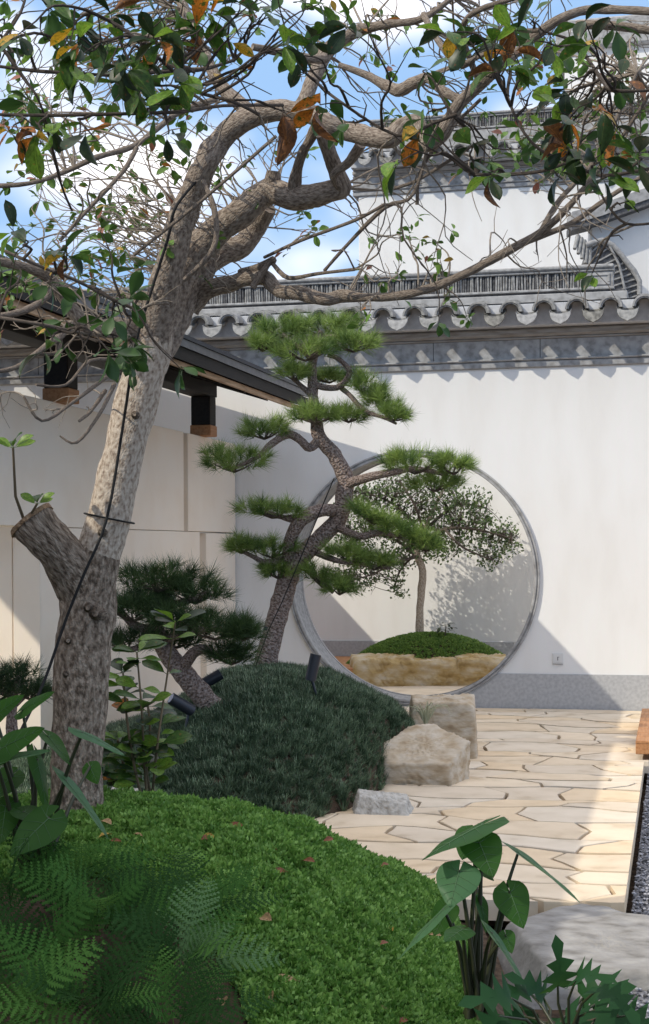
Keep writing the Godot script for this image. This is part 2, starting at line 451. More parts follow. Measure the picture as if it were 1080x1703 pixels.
func lobed_mesh(m: Material, L: float) -> ArrayMesh:
	var pts := PackedVector2Array()
	var n := 5
	var side := []
	var step := 1.05 * L / float(n - 1)
	for k in n:
		var t := k / float(n - 1)
		var y := -0.25 * L + step * k
		var w: float = L * [0.42, 0.60, 0.52, 0.36, 0.16][k]
		side.append(Vector2(w, y + (0.02 + 0.14 * t) * L))
		if k < n - 1: side.append(Vector2(L * [0.17, 0.17, 0.14, 0.08][k], y + step * 0.62))
	pts.append(Vector2(0, 0))
	for q: Vector2 in side: pts.append(q)
	pts.append(Vector2(0, L * 1.1))
	side.reverse()
	for q: Vector2 in side: pts.append(Vector2(-q.x, q.y))
	var b := MB.new()
	var mid := []
	for k in range(1, n * 2):      # two fans from the midrib
		var p := pts[k]; var q := pts[k + 1]
		var bend := func(e: Vector2) -> Vector3: return Vector3(e.x, e.y, 0.22 * absf(e.x) - 0.5 * e.y * e.y / L + 0.02 * L * sin(e.x * 60.0))
		var pm := Vector2(0, clampf(p.y, 0, L)); var qm := Vector2(0, clampf(q.y, 0, L))
		for s: float in [1.0, -1.0]:
			var a: Vector3 = bend.call(Vector2(p.x * s, p.y)); var c: Vector3 = bend.call(Vector2(q.x * s, q.y)); var d: Vector3 = bend.call(qm); var e: Vector3 = bend.call(pm)
			if s > 0:
				b.tri(e, a, c); b.tri(e, c, d)
			else:
				b.tri(e, c, a); b.tri(e, d, c)
	b.smooth_normals()
	b.tube([Vector3(0, 0, 0.001), Vector3(0, L * 0.5, -0.12 * L), Vector3(0, L, -0.5 * L)], [0.004, 0.003, 0.001], 4, false)
	return b.mesh(m)
func frond_mesh(m: Material, L: float, W: float, droop: float, s: int) -> ArrayMesh:
	var q := RandomNumberGenerator.new()
	q.seed = s
	var b := MB.new()
	var pos := func(t: float) -> Vector3: return Vector3(0.03 * L * sin(t * 3.0 + s), L * t * (1.0 - 0.12 * t), L * (0.25 * t - droop * t * t))
	var pts := []; var rr := []
	for k in 12:
		pts.append(pos.call(k / 11.0)); rr.append(lerpf(0.0022, 0.0006, k / 11.0))
	b.tube(pts, rr, 4, false)
	var N := 13
	for k in N:
		var t := 0.12 + 0.87 * k / float(N - 1)
		var o: Vector3 = pos.call(t)
		var tg: Vector3 = (pos.call(minf(t + 0.02, 1.02)) as Vector3 - o).normalized()
		for sd: float in [-1.0, 1.0]:
			var pl: float = W * 0.5 * pow(sin(PI * clampf(0.12 + t * 0.88, 0, 1)), 0.8) * q.randf_range(0.85, 1.1) + 0.006
			var dir := (Vector3(sd, 0.0, 0.0) + tg * 0.55 + Vector3(0, 0, q.randf_range(-0.18, 0.1))).normalized()
			var up := tg.cross(dir) * sd
			var sidev := up.cross(dir).normalized()
			var n2 := maxi(4, int(pl / 0.0115))
			var sp := pl / n2
			for j in n2:
				var f := (j + 0.5) / n2
				var c := o + dir * pl * f - up * 0.16 * pl * f * f
				var ln := 0.0165 * (1.0 - 0.72 * f) * (0.55 + 0.45 * sin(PI * t)) * W / 0.19
				for e: float in [-1.0, 1.0]:
					var tip := c + sidev * e * ln + dir * ln * 0.65 + up * q.randf_range(-0.2, 0.3) * ln
					var mid := c + sidev * e * ln * 0.62 + dir * (ln * 0.1 + sp * 0.55) + up * 0.1 * ln
					if e > 0:
						b.tri(c - dir * sp * 0.55, tip, mid); b.tri(c - dir * sp * 0.55, mid, c + dir * sp * 0.5)
					else:
						b.tri(c - dir * sp * 0.55, mid, tip); b.tri(c - dir * sp * 0.55, c + dir * sp * 0.5, mid)
	return b.mesh(m)
func blade_tuft(m: Material, count: int, L: float, w: float, spread: float, s: int, arch := 0.6) -> ArrayMesh:
	var q := RandomNumberGenerator.new()
	q.seed = s
	var b := MB.new()
	for k in count:
		var g := TAU * (k + q.randf()) / count
		var out := Vector3(cos(g), 0, sin(g))
		var sd := Vector3(-sin(g), 0, cos(g))
		var ln := L * q.randf_range(0.65, 1.1)
		var sp := spread * q.randf_range(0.4, 1.2)
		var o := out * q.randf_range(0.0, 0.12) * L
		var prev_l := o - sd * w * 0.5; var prev_r := o + sd * w * 0.5
		for j in range(1, 4):
			var t := j / 3.0
			var c := o + out * ln * sp * t + Vector3.UP * ln * (t * sqrt(maxf(0.1, 1.0 - sp * sp * 0.6)) - arch * sp * t * t)
			var ww := w * 0.5 * (1.0 - t * t) + 0.0002
			b.quad(prev_l, prev_r, c + sd * ww, c - sd * ww)
			prev_l = c - sd * ww; prev_r = c + sd * ww
	b.smooth_normals()
	return b.mesh(m)
func sprig_mesh(m: Material, count: int, L: float, s: int) -> ArrayMesh:      # small leaves of the moss-like ground cover
	var q := RandomNumberGenerator.new()
	q.seed = s
	var b := MB.new()
	for k in count:
		var d := Vector3(q.randf_range(-1, 1), q.randf_range(0.1, 1.0), q.randf_range(-1, 1)).normalized()
		var o := Vector3(q.randf_range(-1, 1), q.randf_range(0.0, 0.9), q.randf_range(-1, 1)) * L * 0.8
		var sd := d.cross(Vector3(q.randf(), q.randf(), q.randf())).normalized()
		var ln := L * q.randf_range(0.6, 1.2)
		b.tri(o - sd * 0.05 * ln, o + d * ln * 0.45 + sd * 0.28 * ln, o + d * ln)
		b.tri(o - sd * 0.05 * ln, o + d * ln, o + d * ln * 0.45 - sd * 0.28 * ln)
	return b.mesh(m)
func needle_tuft(m: Material, count: int, L: float, w: float, s: int, open := 0.75) -> ArrayMesh:      # needles round a shoot that points to +y
	var q := RandomNumberGenerator.new()
	q.seed = s
	var b := MB.new()
	for k in count:
		var g := q.randf() * TAU
		var e := q.randf_range(0.12, open)
		var d := Vector3(cos(g) * sin(e * PI * 0.5), cos(e * PI * 0.5), sin(g) * sin(e * PI * 0.5)).normalized()
		var o := Vector3(0, q.randf_range(0.0, 0.45) * L, 0)
		var sd := d.cross(rand_from(q)).normalized() * w * 0.5
		var ln := L * q.randf_range(0.75, 1.1)
		b.tri(o - sd, o + sd, o + d * ln)
	return b.mesh(m)
func rand_from(q: RandomNumberGenerator) -> Vector3:
	return Vector3(q.randf_range(-1, 1), q.randf_range(-1, 1), q.randf_range(-1, 1)).normalized()

# ------------------------------------------------------------------ rocks
func rock_mesh(m: Material, planes: Array, amp: float, s: int, freq := 4.0, nu := 110, nv := 70) -> ArrayMesh:
	var f := FastNoiseLite.new()
	f.seed = s; f.frequency = freq; f.fractal_octaves = 5; f.noise_type = FastNoiseLite.TYPE_SIMPLEX
	var b := MB.new()
	b.grid(nu, nv, func(u: float, v: float) -> Vector3:
		var g := u * TAU; var e := (v - 0.5) * PI
		if u > 0.999: g = 0.0
		var d := Vector3(cos(g) * cos(e), sin(e), sin(g) * cos(e))
		var r := 9.0
		for p: Array in planes:
			var c: float = d.dot((p[0] as Vector3).normalized())
			if c > 0.02: r = minf(r, p[1] / c)
		return d * (r + amp * (0.45 * f.get_noise_3dv(d * r) + 0.5 * absf(f.get_noise_3dv(d * r * 3.5)))), true)
	return b.mesh(m)

# ------------------------------------------------------------------ roofed wall top, in the wall's own axes: x along, face at z = 0
func coping(w: Node3D, x0: float, x1: float, y: float, thick: float, ridge0: float, ridge1: float, pitch := 0.298, run := 0.43, ridge_lift := 0.0) -> void:
	var b := MB.new()
	b.box(Vector3(x0, y, -thick - 0.03), Vector3(x1, y + 0.062, 0.03), 0.008)
	part("lower_band", b.mesh(M.grey_stone), w)
	b = MB.new()
	b.box(Vector3(x0, y + 0.0635, -thick - 0.055), Vector3(x1, y + 0.085, 0.052), 0.008)
	part("ledge", b.mesh(M.grey_stone), w)
	var k := x0
	while k < x1 - 0.05:
		b = MB.new()
		b.box(Vector3(k + 0.002, y + 0.0865, -0.14), Vector3(minf(k + 1.0, x1) - 0.002, y + 0.262, 0.013 + rng.randf() * 0.002), 0.003)
		part("frieze_slab", b.mesh(M.grey_stone), w)
		k += 1.0
	b = MB.new()
	b.box(Vector3(x0 + 0.01, y + 0.0865, -thick), Vector3(x1 - 0.01, y + 0.262, -0.15), 0.003)
	part("frieze_core", b.mesh(M.grey_stone), w)
	b = MB.new()
	b.box(Vector3(x0, y + 0.2635, -thick - 0.03), Vector3(x1, y + 0.285, 0.03), 0.006)
	b.box(Vector3(x0, y + 0.2865, -thick - 0.065), Vector3(x1, y + 0.365, 0.062), 0.02)
	part("moulding", b.mesh(M.brown_stone), w)
	b = MB.new()
	b.box(Vector3(x0, y + 0.3665, -thick - 0.05), Vector3(x1, y + 0.575, 0.16), 0.01)
	part("tile_bed", b.mesh(M.mortar), w)
	var slope := 0.15
	var zf := 0.34
	var yc := y + 0.475                        # centre line of the arches at the front
	var back := Vector3(0, slope, -1).normalized()
	b = MB.new()      # what the tiles lie on
	var us := [Vector3(0, y + 0.582, 0.162), Vector3(0, y + 0.582 + slope * (0.162 + run - zf + 0.05), -(run - zf + 0.05))]
	b.quad(Vector3(x0, us[0].y, us[0].z), Vector3(x1, us[0].y, us[0].z), Vector3(x1, us[1].y, us[1].z), Vector3(x0, us[1].y, us[1].z))
	b.quad(Vector3(x0, us[0].y - 0.003, us[0].z), Vector3(x0, us[0].y - 0.006, us[0].z - 0.03), Vector3(x1, us[0].y - 0.006, us[0].z - 0.03), Vector3(x1, us[0].y - 0.003, us[0].z))
	part("tile_underlay", b.mesh(M.dark_tile), w)
	# one cover tile stack, one drip tile
	var cover := MB.new()
	for sh: Array in [[0.105, 0.088, 0.0], [0.0875, 0.074, -0.012]]:
		var ro: float = sh[0]; var ri: float = sh[1]; var z0: float = sh[2]
		var ns := 12
		for s in ns:
			var g0 := PI * s / ns; var g1 := PI * (s + 1) / ns
			var dirs := [Vector3(cos(g0), sin(g0), 0), Vector3(cos(g1), sin(g1), 0)]
			var L := run + 0.12
			for seg in 3:      # three tiles lapped up the slope
				var a0 := -z0 + L * seg / 3.0; var a1 := -z0 + L * (seg + 1) / 3.0 + 0.006
				var lift := 0.006 * seg
				var o0 := back * a0 + Vector3(0, lift, 0); var o1 := back * a1 + Vector3(0, lift - 0.005, 0)
				cover.quad(o0 + dirs[0] * ro, o1 + dirs[0] * ro, o1 + dirs[1] * ro, o0 + dirs[1] * ro) if false else cover.quad(o0 + dirs[0] * ro, o0 + dirs[0] * ro, o0 + dirs[0] * ro, o0 + dirs[0] * ro) if false else cover.quad(o0 + dirs[1] * ro, o0 + dirs[0] * ro, o1 + dirs[0] * ro, o1 + dirs[1] * ro)
				cover.quad(o0 + dirs[0] * ro, o0 + dirs[1] * ro, o0 + dirs[1] * ri, o0 + dirs[0] * ri)
			var p0 := back * -z0; var p1 := back * (L - z0)
			cover.quad(p0 + dirs[0] * ri, p0 + dirs[1] * ri, p1 + dirs[1] * ri, p1 + dirs[0] * ri)
	var cm := cover.mesh(M.tile)
	var drip := MB.new()
	var fl := PackedVector2Array()      # the hanging flap
	for s in 13:
		var g := PI + PI * s / 12.0
		fl.append(Vector2(cos(g) * 0.094, sin(g) * 0.112 - (0.012 if s == 6 else 0.0)))
	for s in 9:
		var g := TAU - PI * 0.12 - (PI * 0.76) * s / 8.0
		fl.append(Vector2(cos(g) * 0.085, 0.018 + sin(g) * 0.03))
	drip.prism(fl, 0.016, Transform3D(Basis(Vector3.RIGHT, -0.42), Vector3(0, -0.012, 0.0)), 0.003)
	for seg in 4:
		var ns2 := 10
		for s in ns2:
			var g0 := PI * 1.06 + PI * 0.88 * s / ns2; var g1 := PI * 1.06 + PI * 0.88 * (s + 1) / ns2
			var d0 := Vector3(cos(g0) * 0.1, sin(g0) * 0.055, 0); var d1 := Vector3(cos(g1) * 0.1, sin(g1) * 0.055, 0)
			var o0 := back * (0.0 + seg * 0.085) + Vector3(0, 0.02 + 0.016 * seg, 0); var o1 := o0 + back * 0.16
			drip.quad(o0 + d0, o0 + d1, o1 + d1, o1 + d0)
			drip.quad(o0 + d0 * 1.0 - Vector3(0, 0.014, 0), o0 + d1 - Vector3(0, 0.014, 0), o0 + d1, o0 + d0)
	var dm := drip.mesh(M.tile)
	var x := x0 + 0.1
	while x < x1 - 0.05:
		var j := Transform3D(Basis(Vector3.UP, rng.randf_range(-0.03, 0.03)), Vector3(x + rng.randf_range(-0.004, 0.004), yc + rng.randf_range(-0.004, 0.004), zf + rng.randf_range(-0.008, 0.008)))
		part("cover_tile", cm, w, M[["tile", "tile", "pale_tile", "worn_tile", "tile"][rng.randi() % 5]], j)
		if x + pitch * 0.5 < x1:
			j = Transform3D(Basis(Vector3.BACK, rng.randf_range(-0.03, 0.03)), Vector3(x + pitch * 0.5 + rng.randf_range(-0.004, 0.004), yc - 0.012 + rng.randf_range(-0.004, 0.004), zf + 0.02 + rng.randf_range(-0.008, 0.008)))
			part("drip_tile", dm, w, M[["tile", "pale_tile", "worn_tile", "tile"][rng.randi() % 4]], j)
		x += pitch
	# the ridge
	var yr := y + 0.53 + ridge_lift
	var zr := -(run - zf) - 0.0
	b = MB.new()
	b.box(Vector3(ridge0, y + 0.4, zr - 0.26), Vector3(ridge1, yr + 0.165, zr), 0.006)
	part("ridge_plinth", b.mesh(M.grey_stone), w)
	b = MB.new()
	b.box(Vector3(ridge0 + 0.02, yr + 0.166, zr - 0.24), Vector3(ridge1 - 0.02, yr + 0.19, zr - 0.05), 0.002)
	b.box(Vector3(ridge0 + 0.02, yr + 0.215, zr - 0.22), Vector3(ridge1 - 0.18, yr + 0.38, zr - 0.085), 0.002)
	part("ridge_core", b.mesh(M.dark_tile), w)
	b = MB.new()
	b.box(Vector3(ridge0, yr + 0.1905, zr - 0.25), Vector3(ridge1 - 0.12, yr + 0.214, zr - 0.02), 0.005)
	part("ridge_rail", b.mesh(M.grey_stone), w)
	b = MB.new()
	b.box(Vector3(ridge0, yr + 0.362, zr - 0.25), Vector3(ridge1 - 0.12, yr + 0.385, zr - 0.035), 0.005)
	b.box(Vector3(ridge0, yr + 0.386, zr - 0.24), Vector3(ridge1 - 0.12, yr + 0.425, zr - 0.015), 0.012)
	part("ridge_cap", b.mesh(M.pale_tile), w)
	b = MB.new()      # framed end block
	b.box(Vector3(ridge1 - 0.4, yr + 0.2145, zr - 0.2), Vector3(ridge1 - 0.13, yr + 0.3615, zr - 0.05), 0.004)
	b.box(Vector3(ridge1 - 0.37, yr + 0.235, zr - 0.06), Vector3(ridge1 - 0.16, yr + 0.258, zr - 0.038), 0.003)
	b.box(Vector3(ridge1 - 0.37, yr + 0.32, zr - 0.06), Vector3(ridge1 - 0.16, yr + 0.342, zr - 0.038), 0.003)
	b.box(Vector3(ridge1 - 0.182, yr + 0.26, zr - 0.06), Vector3(ridge1 - 0.16, yr + 0.318, zr - 0.038), 0.003)
	part("ridge_end_block", b.mesh(M.grey_stone), w)
	var tiles := []
	for q in 3:
		b = MB.new()
		b.box(Vector3(-0.0085, 0, -0.05), Vector3(0.0085, 0.146, 0), 0.003)
		tiles.append(b.mesh([M.dark_tile, M.tile, M.pale_tile][q]))
	x = ridge0 + 0.03
	var left := 300
	while x < ridge1 - 0.42 and left > 0:
		part("standing_tile", tiles[[0, 0, 1, 1, 2][rng.randi() % 5]], w, null, Transform3D(Basis(Vector3.BACK, rng.randf_range(-0.05, 0.05)), Vector3(x, yr + 0.215, zr - 0.05 + rng.randf_range(-0.018, 0.004))))
		x += rng.randf_range(0.021, 0.027)
		left -= 1

func wall_with_hole(x0: float, x1: float, y0: float, y1: float, z0: float, z1: float, c: Vector2, r: float) -> ArrayMesh:
	var b := MB.new()
	var ang := []
	for k in 160: ang.append(TAU * k / 160.0)
	for q: Vector2 in [Vector2(x0, y0), Vector2(x1, y0), Vector2(x1, y1), Vector2(x0, y1)]:
		ang.append(fposmod((q - c).angle(), TAU))
	ang.sort()
	var edge := func(g: float) -> Vector2:
		var d := Vector2.from_angle(g)
		var t := 1e9
		if d.x > 1e-6: t = minf(t, (x1 - c.x) / d.x)
		if d.x < -1e-6: t = minf(t, (x0 - c.x) / d.x)
		if d.y > 1e-6: t = minf(t, (y1 - c.y) / d.y)
		if d.y < -1e-6: t = minf(t, (y0 - c.y) / d.y)
		return c + d * t
	for k in ang.size():
		var g0: float = ang[k]; var g1: float = ang[(k + 1) % ang.size()]
		if is_equal_approx(g0, g1): continue
		var a := c + Vector2.from_angle(g0) * r; var d := c + Vector2.from_angle(g1) * r
		var e: Vector2 = edge.call(g0); var f: Vector2 = edge.call(g1)
		b.quad(Vector3(a.x, a.y, z1), Vector3(e.x, e.y, z1), Vector3(f.x, f.y, z1), Vector3(d.x, d.y, z1))
		b.quad(Vector3(a.x, a.y, z0), Vector3(d.x, d.y, z0), Vector3(f.x, f.y, z0), Vector3(e.x, e.y, z0))
		b.quad(Vector3(e.x, e.y, z1), Vector3(e.x, e.y, z0), Vector3(f.x, f.y, z0), Vector3(f.x, f.y, z1))
	return b.mesh(M.plaster)
func ring_mesh(m: Material, prof: Array, c: Vector2, segs := 160) -> ArrayMesh:      # profile of (radius, z), from the outside inwards
	var b := MB.new()
	for p in prof.size() - 1:
		var q: Vector2 = prof[p]; var w: Vector2 = prof[p + 1]
		var nn := Vector2(w.y - q.y, -(w.x - q.x)).normalized()      # (radial, z)
		var k := b.v.size()
		for s in segs + 1:
			var d := Vector2.from_angle(TAU * s / segs)
			var n3 := Vector3(d.x * nn.x, d.y * nn.x, nn.y)
			b.vert(Vector3(c.x + d.x * q.x, c.y + d.y * q.x, q.y), n3); b.vert(Vector3(c.x + d.x * w.x, c.y + d.y * w.x, w.y), n3)
		for s in segs:
			var a := k + s * 2
			b.face(a, a + 2, a + 3); b.face(a, a + 3, a + 1)
	return b.mesh(m)

# ------------------------------------------------------------------ pines
func pine(t: Node3D, trunk: Array, branches: Array, pads: Array, zc: float, base_col: Color, tip_col: Color, tuft_scale := 1.0, dens := 1.0) -> void:
	var inv := t.position
	var tr := px_branch(trunk, 5)
	var b := MB.new()
	var p0: Array = tr[0]
	for k in p0.size(): p0[k] = p0[k] - inv
	wob.frequency = 14.0
	var slim := []
	for q: float in tr[1]: slim.append(q * 0.82)
	b.tube(p0, slim, 18, true, wob, 0.22)
	part("trunk", b.mesh(M.pine_bark), t)
	for br: Array in branches:
		var q := px_branch(br, 4)
		b = MB.new()
		for k in q[0].size(): q[0][k] = q[0][k] - inv
		b.tube(q[0], q[1], 9, true, wob, 0.2)
		part("branch", b.mesh(M.pine_bark), t)
	var tufts := []
	for k in 3: tufts.append(needle_tuft(M.needle_tint, 46, 0.105, 0.0032, 100 + k, 0.8))
	for pd: Array in pads:      # [px, py, rx, ry, depth offset, slant]
		var c := at(pd[0], pd[1], zc + pd[4]) - inv
		var rx: float = pd[2] * zc / F; var ry: float = 1.25 * pd[3] * zc / F
		var rz := maxf(rx * 0.65, 0.1)
		var slant: float = pd[5] if pd.size() > 5 else 0.0
		var where := []; var cols := []
		var n := int((26 + 900.0 * rx * rz) * dens)
		for k in n:
			var e := Vector3(rng.randf_range(-1, 1), 0, rng.randf_range(-1, 1))
			while e.length() > 1.0: e = Vector3(rng.randf_range(-1, 1), 0, rng.randf_range(-1, 1))
			e.y = rng.randf_range(-0.55, 0.75) * sqrt(1.0 - e.length_squared() * 0.8)
			var o := c + R * e.x * rx + B * e.z * rz + Vector3.UP * (e.y * ry * 0.75 - slant * e.x * rx - ry * 0.25)
			var d := (Vector3.UP * 0.75 + (R * e.x + B * e.z) * 0.85 + rvec() * 0.45 + Vector3.UP * e.y * 0.3).normalized()
			where.append(tf_dir(o, d, rvec(), tuft_scale * rng.randf_range(0.75, 1.15)))
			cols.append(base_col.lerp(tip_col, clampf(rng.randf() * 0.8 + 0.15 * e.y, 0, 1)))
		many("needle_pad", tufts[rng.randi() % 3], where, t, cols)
		b = MB.new()      # the fine shoots that carry the needles
		for k in 9:
			var g := rng.randf() * TAU
			var e2 := c + R * cos(g) * rx * 0.75 + B * sin(g) * rz * 0.75 + Vector3.UP * (-ry * 0.2 - slant * cos(g) * rx * 0.75)
			var mid := c.lerp(e2, 0.5) - Vector3.UP * ry * 0.35
			b.tube([c - Vector3.UP * ry * 0.6, mid, e2], [0.008 * tuft_scale, 0.006 * tuft_scale, 0.003], 5, false)
		part("shoots", b.mesh(M.dark_bark), t).set_meta("kind", "stuff")

# ------------------------------------------------------------------ mound shapes, in (sideways, away)
func table(x: float, xs: Array, ys: Array) -> float:
	if x <= xs[0]: return ys[0]
	for k in range(1, xs.size()):
		if x <= xs[k]:
			return lerpf(ys[k - 1], ys[k], smoothstep(0.0, 1.0, (x - xs[k - 1]) / (xs[k] - xs[k - 1])) * 0.4 + 0.6 * (x - xs[k - 1]) / (xs[k] - xs[k - 1]))
	return ys[-1]
func moss_h(a: float, b: float) -> float:
	var hr := table(a, [-2.2, -1.5, -0.9, -0.62, -0.3, -0.08, 0.05, 0.25, 0.44, 0.6], [0.35, 0.52, 0.60, 0.59, 0.555, 0.475, 0.385, 0.24, 0.075, -0.08])
	var rd := table(a, [-1.0, -0.3, 0.05, 0.44, 0.6], [5.4, 5.3, 5.5, 5.95, 5.2])
	var t := (rd - b) / 2.3 if b < rd else (b - rd) / 1.1
	if t >= 1.0: return -0.1
	return hr * (1.0 - t * t) - 0.1 * t * t + 0.018 * wob_h.get_noise_2d(a * 60.0, b * 60.0)
func mondo_h(a: float, b: float) -> float:
	var hr := table(a, [-2.6, -1.7, -1.2, -0.99, -0.74, -0.37, 0.02, 0.25, 0.48, 0.60, 0.72], [0.0, 0.15, 0.30, 0.44, 0.60, 0.66, 0.60, 0.49, 0.37, 0.24, -0.05])
	var bf := table(a, [-1.2, -0.6, -0.2, 0.1, 0.24, 0.33, 0.42, 0.55, 0.75], [7.7, 7.8, 8.05, 8.5, 8.9, 9.25, 9.7, 10.1, 10.3])
	var t := (10.4 - b) / (10.4 - bf) if b < 10.4 else (b - 10.4) / 2.4
	if t >= 1.0: return -0.1
	return hr * (1.0 - pow(t, 2.4)) - 0.05 * t * t + 0.022 * wob_h.get_noise_2d(a * 40.0 + 300.0, b * 40.0)
var wob_h := FastNoiseLite.new()
func surface_normal(f: Callable, a: float, b: float) -> Vector3:
	var e := 0.02
	var da: float = f.call(a + e, b) - f.call(a - e, b)
	var db: float = f.call(a, b + e) - f.call(a, b - e)
	return (Vector3.UP - R * da / (2 * e) + B * db / (2 * e)).normalized()

func _ready() -> void:
	RR = R * cos(ROLL) - Vector3.UP * sin(ROLL)
	UU = Vector3.UP * cos(ROLL) + R * sin(ROLL)
	rng.seed = 20240
	wob.seed = 5; wob.frequency = 9.0; wob.fractal_octaves = 3
	wob_h.seed = 9; wob_h.frequency = 0.05; wob_h.fractal_octaves = 3
	camera_and_light()
	materials()
	ground()
	gate_wall()
	courtyard()
	corridor()
	mounds_and_rocks()
	deck_bench()
	garden_tree()
	pines()
	court_tree()
	plants()
	small_things()

func camera_and_light() -> void:
	var cam := Camera3D.new()
	cam.name = "camera"
	add_child(cam)
	cam.transform = Transform3D(Basis(RR, UU, B), EYE)
	cam.set_frustum(0.1 * 1703.0 / F, Vector2(0, 0.1 * (CY - 851.5) / F), 0.1, 400.0)
	cam.current = true
	var sky_img := Image.create(1024, 512, false, Image.FORMAT_RGBA8)
	var cl := FastNoiseLite.new()
	cl.seed = 4; cl.frequency = 1.5; cl.fractal_octaves = 6; cl.noise_type = FastNoiseLite.TYPE_SIMPLEX_SMOOTH
	for y in 256:
		var e := PI * (0.5 - (y + 0.5) / 512.0)
		for x in 1024:
			var g := TAU * x / 1024.0
			var d := Vector3(sin(g) * cos(e), sin(e) * 1.8, -cos(g) * cos(e))
			var th := 0.14 - 0.55 * smoothstep(0.35, 0.8, e)      # cloud thickened overhead, added out of view to brighten the ground
			var c := smoothstep(-0.12 + th, 0.42 + th, cl.get_noise_3dv(d * 3.2 + Vector3(CLOUD_X, 0, 0)))
			sky_img.set_pixel(x, y, Color(1.0, 0.88, 0.70, c))
	var sm := ProceduralSkyMaterial.new()
	sm.sky_top_color = lin(0.28, 0.44, 0.70)
	sm.sky_horizon_color = lin(0.27, 0.46, 0.72)
	sm.sky_curve = 0.22
	sm.ground_bottom_color = lin(0.25, 0.24, 0.22)
	sm.ground_horizon_color = lin(0.45, 0.46, 0.47)
	sm.sun_angle_max = 4.0
	sm.sky_cover = ImageTexture.create_from_image(sky_img)
	sm.sky_cover_modulate = Color(1, 1, 1, 0.85)
	sm.sky_energy_multiplier = 1.0
	var sky := Sky.new()
	sky.sky_material = sm
	var env := Environment.new()
	env.background_mode = Environment.BG_SKY
	env.sky = sky
	env.background_energy_multiplier = 1.45
	env.tonemap_mode = Environment.TONE_MAPPER_LINEAR
	env.tonemap_exposure = 0.96
	env.sdfgi_enabled = true
	env.ssao_enabled = true
	env.ssil_enabled = true
	var we := WorldEnvironment.new()
	we.name = "world"
	we.environment = env
	add_child(we)
	var sun := DirectionalLight3D.new()
	sun.name = "sun"
	add_child(sun)
	sun.basis = Basis.looking_at(Vector3(0.94, -1.0, -0.9))
	sun.light_energy = 0.98
	sun.light_color = Color(1.0, 0.965, 0.895)
	sun.light_angular_distance = 0.5
	sun.shadow_enabled = true
const CLOUD_X := 192.4

